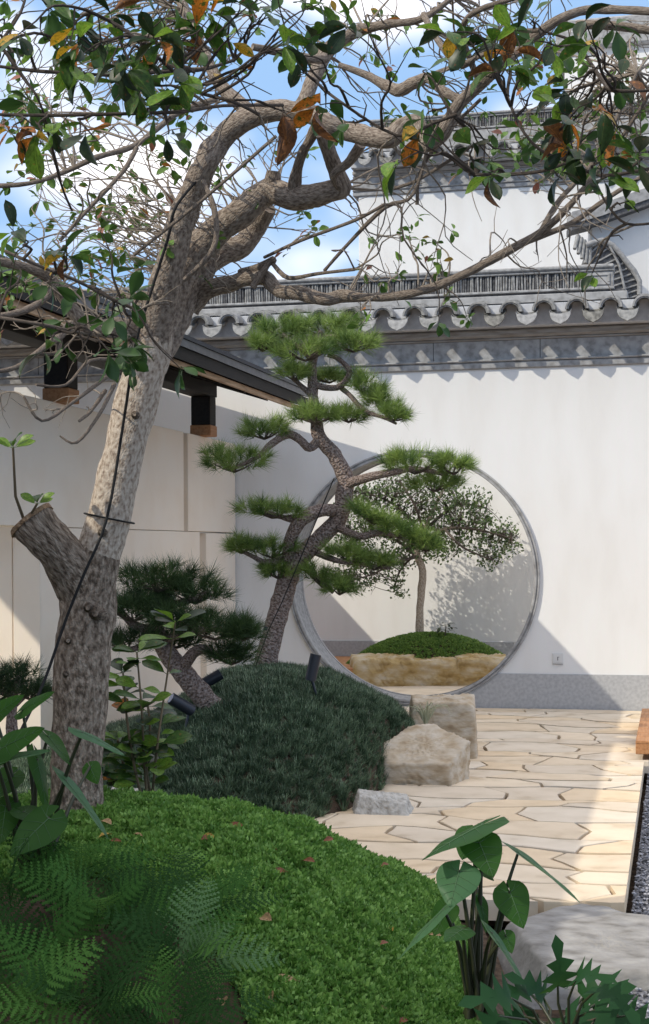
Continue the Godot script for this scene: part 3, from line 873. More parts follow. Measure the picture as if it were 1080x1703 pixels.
# ------------------------------------------------------------------ ground, path, gravel
func ground() -> void:
	var b := MB.new()
	b.quad(Vector3(-150, -0.16, 150), Vector3(150, -0.16, 150), Vector3(150, -0.16, -150), Vector3(-150, -0.16, -150))
	structure("ground", b.mesh(M.soil))
	# garden bed of dark soil, left of the path
	b = MB.new()
	b.box(Vector3(-9, -0.155, 0.01), Vector3(-1.6, -0.035, 13.5), 0.01)
	structure("garden_bed", b.mesh(M.soil))
	# gravel
	b = MB.new()
	b.quad(Vector3(-0.19, -0.09, 16), Vector3(6, -0.09, 16), Vector3(6, -0.09, 0.03), Vector3(-0.19, -0.09, 0.03))
	structure("gravel_strip", b.mesh(M.gravel_bed))
	var peb := MB.new()
	var sp := SphereMesh.new()
	sp.radius = 0.5; sp.height = 1.0; sp.radial_segments = 7; sp.rings = 4
	sp.material = M.pebble
	var where := []; var cols := []
	for k in 16000:
		var x := rng.randf_range(-0.19, 0.9)
		var z := rng.randf_range(3.4, 10.0)
		var s := rng.randf_range(0.009, 0.020)
		where.append(Transform3D(Basis(rvec(), rng.randf() * TAU).scaled(Vector3(s, s * 0.65, s * rng.randf_range(0.7, 1.3))), Vector3(x, -0.088 + rng.randf() * 0.012, z)))
		var v := rng.randf_range(0.10, 0.42)
		if rng.randf() < 0.25: v = 0.05
		cols.append(Color(v, v * 1.01, v * 1.10))
	many("gravel", sp, where, self, cols)
	# the paved path
	var path := Node3D.new()
	path.name = "path"
	path.set_meta("kind", "structure")
	add_child(path)
	b = MB.new()
	b.box(Vector3(-4.4, -0.15, 0.02), Vector3(-0.24, -0.034, 7.52), 0.004)
	b.box(Vector3(-0.2095, -0.15, 0.02), Vector3(3.0, -0.034, 3.3), 0.004)
	part("bedding", b.mesh(M.grout), path)
	var edge_z := []      # wavering joints that run across the path
	var zz := -0.15
	while zz < 8.2:
		edge_z.append(zz)
		zz += rng.randf_range(0.27, 0.46)
	var wave := FastNoiseLite.new()
	wave.seed = 77; wave.frequency = 0.9; wave.fractal_octaves = 2
	var zat := func(r: int, x: float) -> float: return edge_z[r] + 0.17 * wave.get_noise_2d(x, r * 31.7)
	for r in edge_z.size() - 1:
		var x := -5.2 + rng.randf() * 0.6
		var joint := [x, x + rng.randf_range(-0.1, 0.1), x]
		while x < 3.2:
			var nx := x + rng.randf_range(0.34, 0.86)
			var lean := rng.randf_range(-0.14, 0.14)
			var nj := [nx + lean, nx + rng.randf_range(-0.11, 0.11), nx - lean]
			var poly := PackedVector2Array()
			for s in 5: poly.append(Vector2(lerpf(joint[0], nj[0], s / 4.0), zat.call(r, lerpf(joint[0], nj[0], s / 4.0)) + 0.006))
			poly.append(Vector2(nj[1], lerpf(zat.call(r, nj[1]), zat.call(r + 1, nj[1]), rng.randf_range(0.35, 0.65))))
			var midl := Vector2(joint[1], lerpf(zat.call(r, joint[1]), zat.call(r + 1, joint[1]), 0.5))
			poly[5].y = lerpf(zat.call(r, nj[1]), zat.call(r + 1, nj[1]), 0.5)
			for s in 5: poly.append(Vector2(lerpf(nj[2], joint[2], s / 4.0), zat.call(r + 1, lerpf(nj[2], joint[2], s / 4.0)) - 0.006))
			poly.append(midl)
			var o := Vector2((joint[1] + nj[1]) / 2.0, (edge_z[r] + edge_z[r + 1]) / 2.0)
			joint = nj
			x = nx
			if lat(Vector3(o.x, 0, o.y)).x < -1.5: continue
			poly = clip(poly, Vector2(0, 0.03), Vector2(0, -1))
			if o.y > 3.12: poly = clip(poly, Vector2(-0.205, 0), Vector2(1, 0))
			poly = clip(poly, Vector2(-0.4, 7.64), Vector2(0.06, 1).normalized())
			if poly.size() < 3: continue
			var ins := Geometry2D.offset_polygon(poly, -0.009, Geometry2D.JOIN_MITER)
			if ins.is_empty() or area(ins[0]) < 0.002: continue
			var pl := PackedVector2Array()
			for q: Vector2 in rough_outline(ins[0]): pl.append(Vector2(q.x, -q.y))
			var mb := MB.new()
			mb.prism(pl, 0.055 if o.y < 6.9 and o.x < -0.9 else 0.088, Transform3D(Basis(Vector3.RIGHT, -PI / 2), Vector3(0, rng.randf_range(-0.003, 0.003), 0)), 0.004)
			part("flagstone", mb.mesh(M["flagstone_%d" % (rng.randi() % 5)]), path)
	# paving of the courtyard behind the gate
	b = MB.new()
	var yard := Node3D.new()
	yard.name = "courtyard_paving"
	yard.set_meta("kind", "structure")
	add_child(yard)
	b.box(Vector3(-9, -0.15, -6.98), Vector3(5, -0.014, -0.0), 0.004)
	part("bedding", b.mesh(M.grout), yard)
	for r in 6:
		var x := -5.4 + rng.randf() * 0.4
		while x < 0.6:
			var w := rng.randf_range(0.7, 1.2)
			b = MB.new()
			b.box(Vector3(x + 0.004, -0.06, -0.0 - (r + 1) * 0.62 + 0.004), Vector3(x + w - 0.004, rng.randf_range(-0.006, -0.002), -0.0 - r * 0.62 - 0.004), 0.004)
			part("paving_slab", b.mesh(M["flagstone_%d" % [2, 4, 1][rng.randi() % 3]]), yard)
			x += w
func area(p: PackedVector2Array) -> float:
	var s := 0.0
	for k in p.size(): s += p[k].cross(p[(k + 1) % p.size()])
	return absf(s) / 2.0
func clip(p: PackedVector2Array, o: Vector2, n: Vector2) -> PackedVector2Array:      # keeps the side where (q - o).n <= 0
	var out := PackedVector2Array()
	for k in p.size():
		var a := p[k]; var b := p[(k + 1) % p.size()]
		var da := (a - o).dot(n); var db := (b - o).dot(n)
		if da <= 0: out.append(a)
		if (da < 0 and db > 0) or (da > 0 and db < 0): out.append(a.lerp(b, da / (da - db)))
	return out
func rough_outline(p: PackedVector2Array) -> PackedVector2Array:      # hand-broken edges
	var out := PackedVector2Array()
	for k in p.size():
		var a := p[k]; var b := p[(k + 1) % p.size()]
		var n := maxi(1, int(a.distance_to(b) / 0.09))
		var nn := (b - a).orthogonal().normalized()
		for s in n:
			var q := a.lerp(b, s / float(n))
			if s > 0 and not (absf(a.x - b.x) < 0.001 and absf(a.x + 0.21) < 0.03): q += nn * rng.randf_range(-0.0075, 0.0075)
			out.append(q)
	return out

# ------------------------------------------------------------------ the wall with the moon gate
func gate_wall() -> void:
	var w := thing("moon_gate_wall", "white plastered garden wall with a round moon gate and a grey tiled coping", "wall")
	var c := Vector2(-2.422, 1.222)
	var r := 1.207
	var ytop := 3.166
	part("plaster_face", wall_with_hole(-9.0, 4.0, -0.15, ytop, -0.36, 0.0, c, r - 0.004), w)
	# plinth, cut by the round opening
	var b := MB.new()
	var zf := 0.014
	var xs := [-9.0]
	for k in 81: xs.append(c.x - r + 2.0 * r * k / 80.0)
	xs.append(4.0)
	for k in xs.size() - 1:
		var x0: float = xs[k]; var x1: float = xs[k + 1]
		var f := func(x: float) -> float:
			var d := absf(x - c.x)
			return 0.322 if d >= r else minf(0.322, c.y - sqrt(r * r - d * d))
		var y0: float = f.call(x0); var y1: float = f.call(x1)
		if k == 0: y1 = y0
		if k == xs.size() - 2: y0 = y1
		b.quad(Vector3(x0, -0.1, zf), Vector3(x1, -0.1, zf), Vector3(x1, y1, zf), Vector3(x0, y0, zf))
		b.quad(Vector3(x0, y0, zf), Vector3(x1, y1, zf), Vector3(x1, y1, 0.0005), Vector3(x0, y0, 0.0005))
	part("plinth", b.mesh(M.plinth_stone), w)
	part("gate_ring", ring_mesh(M.grey_stone, [Vector2(r, 0.0005), Vector2(r, 0.03), Vector2(r - 0.006, 0.034), Vector2(r - 0.016, 0.034), Vector2(r - 0.019, 0.022), Vector2(r - 0.027, 0.022), Vector2(r - 0.03, 0.036), Vector2(r - 0.046, 0.036), Vector2(r - 0.052, 0.03), Vector2(r - 0.052, -0.03)], c), w)
	part("gate_reveal", ring_mesh(M.pale_tile, [Vector2(r - 0.048, -0.025), Vector2(r - 0.048, -0.34)], c), w)
	part("gate_ring_back", ring_mesh(M.grey_stone, [Vector2(r - 0.052, -0.335), Vector2(r - 0.052, -0.39), Vector2(r, -0.39), Vector2(r, -0.3605)], c), w)
	var ridge_end := on_z(1044, 490, -0.1).x
	coping(w, -7.2, 1.8, ytop + 0.0015, 0.36, -7.2, ridge_end)
	# socket plate on the wall
	var p := on_z(928, 1095, 0.0)
	var s := thing("socket_plate", "small square white socket plate low on the shaded wall beside the moon gate", "socket", p)
	b = MB.new()
	b.box(Vector3(-0.05, -0.05, 0.0005), Vector3(0.05, 0.05, 0.011), 0.003)
	part("plate", b.mesh(M.switch_white), s)
	b = MB.new()
	b.box(Vector3(-0.036, -0.036, 0.0115), Vector3(0.036, 0.036, 0.0145), 0.002)
	part("cover", b.mesh(M.switch_white), s)
	b = MB.new()
	b.box(Vector3(-0.004, -0.018, 0.015), Vector3(0.004, 0.016, 0.0175), 0.001)
	b.box(Vector3(0.0045, 0.01, 0.015), Vector3(0.014, 0.016, 0.0175), 0.001)
	b.box(Vector3(-0.05, -0.055, 0.012), Vector3(0.05, -0.0505, 0.016), 0.001)
	part("mark", b.mesh(M.switch_grey), s)

# ------------------------------------------------------------------ what stands behind the gate
func courtyard() -> void:
	var zb := -7.0
	var x0 := on_z(597, 400, zb).x
	var ytop := on_z(600, 327, zb).y
	var t := thing("tall_white_building", "tall white building with grey tiled eave rising behind the moon gate wall", "building", Vector3(0, 0, zb))
	var b := MB.new()
	b.box(Vector3(x0, -0.15, -5.0), Vector3(6.0, ytop, 0.0), 0.01)
	part("wall", b.mesh(M.plaster), t)
	coping(t, x0 - 0.08, 5.0, ytop + 0.0015, 0.36, x0 + 0.1, 5.0, 0.298, 0.62, 0.22)
	b = MB.new()
	b.box(Vector3(x0, -0.15, 0.001), Vector3(6.0, 0.25, 0.016), 0.004)
	part("plinth", b.mesh(M.plinth_stone), t)
	# lower wall closing the courtyard
	var zl := -3.75
	t = thing("courtyard_back_wall", "lower white wall with grey plinth seen through the moon gate behind the courtyard tree", "wall", Vector3(0, 0, zl))
	b = MB.new()
	b.box(Vector3(-12.0, -0.15, -0.3), Vector3(3.0, 3.3, 0.0), 0.01)
	part("plaster_face", b.mesh(M.plaster), t)
	b = MB.new()
	b.box(Vector3(-12.0, -0.15, 0.001), Vector3(3.0, on_z(560, 1065, zl).y, 0.016), 0.004)
	part("plinth", b.mesh(M.plinth_stone), t)
	# what shades its left part: the corridor carried on behind the wall
	var ps := on_z(590, 1030, zl)
	t = thing("courtyard_canopy", "flat dark roof edge of the corridor carried on behind the moon gate wall", "canopy", Vector3(0, 0, zl))
	b = MB.new()
	b.box(Vector3(-8.6, 2.55, 0.02), Vector3(ps.x - 0.94 * (2.75 - ps.y), 2.75, 3.3), 0.01)
	part("roof_slab", b.mesh(M.dark_wood), t)
	b = MB.new()
	b.box(Vector3(-6.7, -0.15, 0.1), Vector3(-6.5, 2.549, 0.3), 0.01)
	part("column", b.mesh(M.dark_wood), t)
	# timber deck seen low through the gate
	var dh := on_z(560, 1091, zl).y
	t = thing("courtyard_deck", "orange timber deck seen low through the left of the moon gate", "deck", at(545, 1100, 17.0) * Vector3(1, 0, 1))
	for k in 9:
		b = MB.new()
		b.box(Vector3(-2.2, dh - 0.05, zl + 0.03 - t.position.z + k * 0.2), Vector3(0.42, dh, zl + 0.03 - t.position.z + k * 0.2 + 0.19), 0.004)
		part("plank", b.mesh(M.wood), t)
	b = MB.new()
	b.box(Vector3(-2.2, -0.1, zl + 0.03 - t.position.z), Vector3(0.41, dh - 0.051, zl - t.position.z + 1.8), 0.004)
	part("frame", b.mesh(M.wood), t)
	# planter: stones and mossy hill with the tree
	var zc := 16.5
	var q0 := at(588, 1138, zc); var q1 := at(842, 1138, zc)
	var stones := [[586, 690], [664, 782], [758, 844]]
	for k in 3:
		var a := at(stones[k][0], 1140, zc); var e := at(stones[k][1], 1140, zc)
		var wd := a.distance_to(e) * 0.5
		var h: float = [0.30, 0.275, 0.295][k]
		var o := (a + e) / 2.0
		o.y = 0.0
		var m := rock_mesh(M.ochre_rock, [[Vector3(0, 1, 0.1), h], [Vector3(0, -0.1, 1), 0.16], [Vector3(0, 0, -1), 0.2], [Vector3(1, 0.05, 0.1), wd], [Vector3(-1, 0.05, 0.1), wd], [Vector3(0, -1, 0), 0.1], [Vector3(0.2, 1, 0.9), h * 0.98 + 0.02]], 0.06, 50 + k, 4.0, 80, 50)
		var r := part("planter_rock", m, self, null, Transform3D(Basis(R, Vector3.UP, B), o))
		tag(r, ["ochre edging rock under the courtyard tree, leftmost of three", "ochre edging rock in the middle of the three under the courtyard tree", "brown edging rock nearest the right side of the moon gate ring"][k], "rock", "rocks edging the courtyard planter")
	b = MB.new()
	var c := at(715, 1100, 17.05)
	c.y = 0.0
	var hill := func(u: float, v: float) -> Vector3:
		var g := u * TAU
		var rr := v
		var h := 0.52 * pow(maxf(0.0, 1.0 - rr * rr), 0.8)
		return c + R * cos(g) * rr * 1.08 - B * sin(g) * rr * 0.66 + Vector3.UP * h
	b.grid(40, 14, hill, true)
	structure("courtyard_mound", b.mesh(M.soil))
	var where := []; var cols := []
	for k in 6500:
		var u := rng.randf(); var v := sqrt(rng.randf())
		var p: Vector3 = hill.call(u, v * 0.99)
		where.append(Transform3D(Basis(rvec(), rng.randf() * 0.5).scaled(Vector3.ONE * rng.randf_range(0.8, 1.4)), p))
		cols.append(Color(0.09, 0.19, 0.03).lerp(Color(0.22, 0.34, 0.06), rng.randf()))
	many("courtyard_moss", sprig_mesh(M.moss_tint, 14, 0.022, 71), where, self, cols)
	# fragments of further roofs, upper right
	t = thing("upturned_roof", "dark curved tiled roof end above the right end of the wall ridge", "roof", at(1020, 450, 17.5))
	var o := t.position
	var pl := PackedVector2Array()
	for q: Array in [[985, 410], [1000, 403], [1018, 412], [1032, 428], [1045, 443], [1054, 458], [1062, 470], [1062, 520], [985, 520], [975, 440]]:
		var d := at(q[0], q[1], 17.5) - o
		pl.append(Vector2(d.dot(R), d.y))
	b = MB.new()
	b.prism(pl, 0.5, Transform3D(Basis(R, Vector3.UP, B), Vector3.ZERO))
	part("roof_body", b.mesh(M.dark_tile), t)
	for k in 13:
		b = MB.new()
		var y := 400.0 + k * 9.0
		var xr := table(y, [400.0, 412.0, 428.0, 443.0, 458.0, 470.0], [1002.0, 1018.0, 1030.0, 1042.0, 1052.0, 1060.0])
		var a := at(978, y + 26, 17.49) - o; var e := at(xr, y + 2, 17.49) - o
		b.tube([a, e], [0.011, 0.011], 6)
		part("tile_course", b.mesh(M.pale_tile), t)
	var arc := []; var ar := []
	for q: Array in [[975, 408], [985, 404], [1002, 399], [1020, 408], [1034, 424], [1047, 441], [1055, 450], [1064, 468], [1064, 490]]:
		arc.append(at(q[0], q[1], 17.45) - o); ar.append(0.032)
	b = MB.new()
	b.tube(arc, ar, 8)
	part("verge", b.mesh(M.pale_tile), t)
	b = MB.new()
	b.tube([at(1012, 404, 17.45) - o, at(1030, 440, 17.45) - o, at(1044, 500, 17.45) - o], [0.016, 0.016, 0.016], 6)
	part("rib", b.mesh(M.pale_tile), t)
	for k in 5:
		b = MB.new()
		b.tube([at(962 + k * 5, 392 + k * 4, 17.5) - o, at(956 + k * 6, 414 + k * 8, 17.4) - o], [0.03, 0.022], 6)
		part("drip_end", b.mesh(M.tile), t)
	# raking coping
	t = thing("raking_coping", "grey sloping coping with black underside high on the right", "coping", at(1020, 355, 17.6))
	o = t.position
	for q: Array in [[0, 20, M.grey_stone, 0.0], [20, 30, M.dark_tile, 0.02]]:
		b = MB.new()
		var p2 := PackedVector2Array()
		for s: Array in [[952, 366], [1000, 352], [1100, 312], [1100, 312], [1000, 352], [952, 366]]:
			pass
		for s: Array in [[952, 352 + q[0]], [1000, 339 + q[0]], [1120, 296 + q[0]], [1120, 296 + q[1]], [1000, 339 + q[1]], [952, 352 + q[1]]]:
			var d := at(s[0], s[1], 17.6) - o
			p2.append(Vector2(d.dot(R), d.y))
		b.prism(p2, 0.4, Transform3D(Basis(R, Vector3.UP, B), B * -q[3]))
		part("coping_course" if q[0] == 0 else "dark_course", b.mesh(q[2]), t)  # second course is dark tile under the grey one
	# the gable wall these stand on
	t = thing("right_gable_wall", "white gable wall under the sloping coping at upper right", "wall", at(1060, 430, 17.85))
	o = t.position
	b = MB.new()
	var p3 := PackedVector2Array()
	for s: Array in [[985, 374], [1120, 326], [1120, 1000], [985, 1000]]:
		var d := at(s[0], s[1], 17.85) - o
		p3.append(Vector2(d.dot(R), d.y))
	b.prism(p3, 0.3, Transform3D(Basis(R, Vector3.UP, B), Vector3.ZERO))
	part("plaster_face", b.mesh(M.plaster), t)
	# farthest block at the top right
	t = thing("far_white_block", "pale upper storey with a grey coping at the top right corner", "building", at(1010, 200, 27))
	o = t.position
	b = MB.new()
	var tf := Transform3D(Basis(), Vector3.ZERO)
	b.box(Vector3(-0.75, -8.6, -3), Vector3(6, 1.3, 0), 0.01, tf)
	part("wall", b.mesh(M.plaster), t)
	b = MB.new()
	b.box(Vector3(-0.9, 1.302, -3.2), Vector3(6, 1.62, 0.15), 0.03, tf)
	b.box(Vector3(-0.75, 1.622, -2.9), Vector3(6, 1.9, -0.1), 0.03, tf)
	part("coping", b.mesh(M.grey_stone), t)

# ------------------------------------------------------------------ covered corridor on the left
func corridor() -> void:
	var xw := -4.15
	var t := thing("corridor_wall", "long beige plastered wall of the covered corridor on the left", "wall")
	var b := MB.new()
	var yt := 2.52
	var yj := on_x(300, 883, xw).y
	var z_o := on_x(68, 1000, xw).z      # where the opening begins
	var zg0 := on_x(313, 800, xw).z; var zg1 := on_x(306, 800, xw).z
	var zn0 := on_x(344, 900, xw).z; var zn1 := on_x(333, 900, xw).z
	b.box(Vector3(xw - 0.2, yj, 0.02), Vector3(xw, yt, zg0), 0.004)
	part("upper_panel", b.mesh(M.beige_plaster), t)
	b = MB.new()
	b.box(Vector3(xw - 0.2, yj, zg1), Vector3(xw, yt, 20), 0.004)
	part("upper_panel", b.mesh(M.beige_plaster), t)
	b = MB.new()
	b.box(Vector3(xw - 0.17, yj, zg0 + 0.001), Vector3(xw - 0.05, yt - 0.004, zg1 - 0.001), 0.001)
	part("groove", b.mesh(M.beige_plaster), t)
	b = MB.new()
	b.box(Vector3(xw - 0.2, -0.15, 0.02), Vector3(xw - 0.004, yj - 0.012, zn0), 0.004)
	part("lower_panel", b.mesh(M.beige_plaster), t)
	b = MB.new()
	b.box(Vector3(xw - 0.2, -0.15, zn1), Vector3(xw - 0.002, yj - 0.004, z_o), 0.004)
	part("lower_panel", b.mesh(M.beige_plaster), t)
	b = MB.new()
	b.box(Vector3(xw - 0.19, -0.15, zn0 + 0.001), Vector3(xw - 0.07, yj - 0.006, zn1 - 0.001), 0.001)
	part("groove", b.mesh(M.beige_plaster), t)
	b = MB.new()
	b.box(Vector3(xw - 0.2, -0.15, z_o + 3.2), Vector3(xw - 0.002, yj - 0.004, 20), 0.004)
	part("lower_panel", b.mesh(M.beige_plaster), t)
	b = MB.new()
	b.box(Vector3(xw - 2.6, -0.15, z_o - 0.15), Vector3(xw - 0.21, yt - 0.02, z_o - 0.01), 0.004)
	part("return_wall", b.mesh(M.beige_plaster), t)
	# floor of the corridor
	b = MB.new()
	b.box(Vector3(-6.6, -0.15, 0.03), Vector3(xw - 0.201, 0.02, 20), 0.005)
	structure("corridor_floor", b.mesh(M.flagstone_4))
	# the roof, rising gently away from the eave
	t = thing("corridor_canopy", "dark low-pitched canopy with grey gutter and wooden trim over the corridor wall", "canopy", Vector3(-3.27, 2.79, 0.53))
	var sl := 0.316
	for q: Array in [["wood_trim", 0.05, -0.028, 0.012, 0.05, 0.22, M.pale_wood], ["fascia", 0.02, 0.0125, 0.10, 0.02, 3.85, M.dark_wood], ["gutter", 0.0, 0.1005, 0.155, 0.0, 3.88, M.gutter_metal], ["roof_edge", -0.012, 0.1555, 0.185, 0.0, 3.9, M.black_metal]]:
		b = MB.new()
		var x_in: float = q[1]; var wide: float = q[5]
		var lift: float = sl * (wide - x_in)
		var z0: float = q[4]; var z1 := 18.5
		var c8 := [Vector3(-x_in, q[2], z0), Vector3(-x_in, q[3], z0), Vector3(-wide, q[3] + lift, z0), Vector3(-wide, q[2] + lift, z0)]
		var d8 := []
		for v: Vector3 in c8: d8.append(Vector3(v.x, v.y, z1))
		b.quad(c8[0], c8[3], c8[2], c8[1])
		b.quad(d8[0], d8[1], d8[2], d8[3])
		for k in 4:
			b.quad(c8[k], c8[(k + 1) % 4], d8[(k + 1) % 4], d8[k])
		part(q[0], b.mesh(q[6]), t)
	b = MB.new()      # the beam on the posts
	b.box(Vector3(-0.98, 0.09, at(362, 725, 13.6).z - 0.53 - 0.1), Vector3(-0.78, 0.235, 18.5), 0.006)
	part("beam", b.mesh(M.dark_wood), t)
	for k in 25:
		b = MB.new()
		var a0 := Vector3(-0.3, 0.012 + sl * 0.28 - 0.03, 0.4 + k * 0.72)
		var a1 := Vector3(-3.7, 0.012 + sl * 3.68 - 0.03, 0.4 + k * 0.72)
		var yd := (a1 - a0).normalized()
		b.box(Vector3(-0.03, 0, -0.025), Vector3(0.03, a0.distance_to(a1), 0.025), 0.004, Transform3D(Basis(Vector3(0, 0, 1), yd, Vector3(0, 0, 1).cross(yd)), a0))
		part("rafter", b.mesh(M.dark_wood), t)
	var post_top := 2.79 + 0.089
	for q: Array in [[362, 13.6], [112, 10.45]]:
		var o := at(q[0], 725, q[1])
		o = Vector3(-4.15, yt, o.z)
		var cm := thing("corridor_column", "short dark timber post on the beige wall beside the moon gate wall" if q[0] > 200 else "short dark timber post on the beige wall behind the big tree trunk", "column", o, "posts carrying the canopy")
		b = MB.new()
		b.box(Vector3(-0.09, 0.10, -0.09), Vector3(0.09, post_top - yt, 0.09), 0.006)
		part("post", b.mesh(M.dark_wood), cm)
		b = MB.new()
		b.box(Vector3(-0.098, 0.001, -0.098), Vector3(0.098, 0.0995, 0.098), 0.006)
		part("base", b.mesh(M.wood), cm)

# ------------------------------------------------------------------ mounds, rocks
func mounds_and_rocks() -> void:
	var b := MB.new()
	b.grid(90, 90, func(u: float, v: float) -> Vector3:
		var a := lerpf(-2.2, 0.66, u); var bb := lerpf(2.9, 7.0, v)
		return unlat(a, bb, moss_h(a, bb) - 0.006))
	structure("moss_mound", b.mesh(M.soil))
	var sprigs := []
	for k in 3: sprigs.append(sprig_mesh(M.moss_tint, 15, 0.0140, 80 + k))
	for s in 3:
		var where := []; var cols := []
		for k in 40000:
			var a := rng.randf_range(-1.9, 0.6); var bb := rng.randf_range(3.3, 6.6)
			var h := moss_h(a, bb)
			if h < -0.01: continue
			if absf(a) > 0.25 * bb + 0.2: continue
			if bb < table(a, [-1.4, -0.75, -0.45, -0.22, -0.14], [4.6, 4.55, 4.3, 4.0, 3.3]) + 0.10 * wob_h.get_noise_2d(a * 90.0, 7.0): continue
			var lump := wob_h.get_noise_2d(a * 150.0, bb * 150.0)
			where.append(Transform3D(Basis(Vector3.UP, rng.randf() * TAU).scaled(Vector3.ONE * (1.0 + 0.35 * lump + rng.randf_range(-0.2, 0.35))), unlat(a, bb, h + rng.randf_range(-0.010, 0.014) + 0.014 * lump)))
			cols.append(Color(0.075, 0.19, 0.026).lerp(Color(0.28, 0.48, 0.11), clampf(pow(rng.randf(), 1.6) * 1.05 + 0.3 * lump, 0, 1)))
		many("moss_cover", sprigs[s], where, self, cols)
	b = MB.new()
	b.grid(90, 60, func(u: float, v: float) -> Vector3:
		var a := lerpf(-2.6, 0.72, u); var bb := lerpf(7.6, 12.8, v)
		return unlat(a, bb, mondo_h(a, bb) - 0.006))
	structure("grass_mound", b.mesh(M.soil))
	var tufts := []
	for k in 3: tufts.append(blade_tuft(M.mondo_tint, 16, 0.075, 0.0045, 0.75, 90 + k, 0.5))
	for s in 3:
		var where := []; var cols := []
		for k in 7500:
			var a := rng.randf_range(-2.3, 0.70); var bb := rng.randf_range(7.7, 11.4)
			var h := mondo_h(a, bb)
			if h < 0.0: continue
			where.append(Transform3D(Basis(Vector3.UP, rng.randf() * TAU).scaled(Vector3.ONE * rng.randf_range(0.7, 1.2)), unlat(a, bb, h - 0.008)))
			cols.append(Color(0.036, 0.070, 0.036).lerp(Color(0.22, 0.31, 0.19), pow(rng.randf(), 1.7)))
		many("dwarf_grass", tufts[s], where, self, cols)
	var cb := Basis(R, Vector3.UP, B)
	var o := at(706, 1290, 9.75); o.y = 0.0
	var r := part("boulder", rock_mesh(M.tan_rock, [[Vector3(-0.08, 1, 0.36), 0.215], [Vector3(-0.22, -0.18, 1), 0.24], [Vector3(1, -0.04, 0.5), 0.255], [Vector3(0.8, 0.1, -0.6), 0.25], [Vector3(-1, 0.25, 0.2), 0.33], [Vector3(-0.72, 0.1, -0.7), 0.25], [Vector3(0.1, 0.1, -1), 0.29], [Vector3(0, -1, 0), 0.1]], 0.03, 3, 5.0), self, null, Transform3D(cb, o))
	tag(r, "pale slanting boulder with a flat top beside the paved path", "boulder")
	o = at(735, 1235, 10.9); o.y = 0.0
	r = part("boulder", rock_mesh(M.tan_rock, [[Vector3(0, 1, 0.05), 0.40], [Vector3(-0.1, 0.02, 1), 0.2], [Vector3(1, 0.03, 0.1), 0.25], [Vector3(-1, 0.1, 0), 0.25], [Vector3(0, 0, -1), 0.22], [Vector3(0, -1, 0), 0.1], [Vector3(0.9, 0.9, 0.2), 0.43]], 0.03, 8, 5.0), self, null, Transform3D(cb, o))
	tag(r, "square brown boulder standing behind the slanting one, below the moon gate", "boulder")
	o = at(635, 1352, 8.55); o.y = 0.0
	r = part("boulder", rock_mesh(M.white_rock, [[Vector3(0.1, 1, 0.2), 0.085], [Vector3(-0.2, 0.5, 1), 0.085], [Vector3(1, 0.4, 0.2), 0.155], [Vector3(-1, 0.3, 0.1), 0.15], [Vector3(0, 0.2, -1), 0.1], [Vector3(0, -1, 0), 0.05]], 0.022, 21, 9.0), self, null, Transform3D(cb, o))
	tag(r, "small white rough rock at the foot of the dark grass mound", "boulder")
	o = at(208, 1318, 6.6); o.y = 0.30
	r = part("boulder", rock_mesh(M.white_rock, [[Vector3(0.2, 1, 0.2), 0.13], [Vector3(0.1, 0.3, 1), 0.10], [Vector3(1, 0.7, 0.2), 0.11], [Vector3(-1, 0.3, 0.1), 0.10], [Vector3(0, 0.2, -1), 0.1], [Vector3(0, -1, 0), 0.30]], 0.02, 27, 8.0, 60, 40), self, null, Transform3D(cb, o))
	tag(r, "white stone peeking out between the big trunk and the sapling stems", "boulder")
	o = at(1010, 1600, 5.75); o.y = -0.12
	r = part("stepping_stone", rock_mesh(M.grey_rock, [[Vector3(0.0, 1, 0.02), 0.105], [Vector3(-0.1, 0.25, 1), 0.36], [Vector3(0.5, 0.2, 1), 0.40], [Vector3(1, 0.3, 0), 0.62], [Vector3(-1, 0.7, 0.1), 0.30], [Vector3(-0.7, 0.4, -0.8), 0.48], [Vector3(0.1, 0.2, -1), 0.66], [Vector3(0.8, 0.3, -0.8), 0.46], [Vector3(0, -1, 0), 0.1]], 0.016, 33, 5.0, 160, 90), self, null, Transform3D(cb, o))
	tag(r, "large flat grey stepping stone at the near end of the paved path", "stepping stone")
	# tuft of pale grass between the boulders
	var t := thing("pale_grass_tuft", "pale dry grass tuft growing between the two brown boulders", "grass", at(708, 1207, 10.4))
	var q := RandomNumberGenerator.new()
	for k in 26:
		b = MB.new()
		var g := rng.randf_range(0, TAU)
		var d := R * cos(g) + B * sin(g) * 0.7
		var ln := rng.randf_range(0.13, 0.26)
		var sp := rng.randf_range(0.2, 0.9)
		b.tube([Vector3.ZERO, d * ln * sp * 0.4 + Vector3.UP * ln * 0.55, d * ln * sp * 0.8 + Vector3.UP * ln * (0.85 - 0.3 * sp), d * ln * sp * 1.1 + Vector3.UP * ln * (0.9 - 0.75 * sp)], [0.003, 0.0035, 0.0025, 0.0006], 4, false)
		part("blade", b.mesh(M.dry_blade), t)
	# the mulch pocket
	b = MB.new()
	var mc := at(675, 1222, 10.1)
	b.grid(14, 8, func(u: float, v: float) -> Vector3: return mc + (R * cos(u * TAU) * 0.16 + B * sin(u * TAU) * 0.13) * v + Vector3.UP * (0.05 * (1 - v * v) - 0.03 + 0.012 * wob_h.get_noise_2d(u * 300.0, v * 200.0)), true)
	structure("mulch", b.mesh(M.grout))

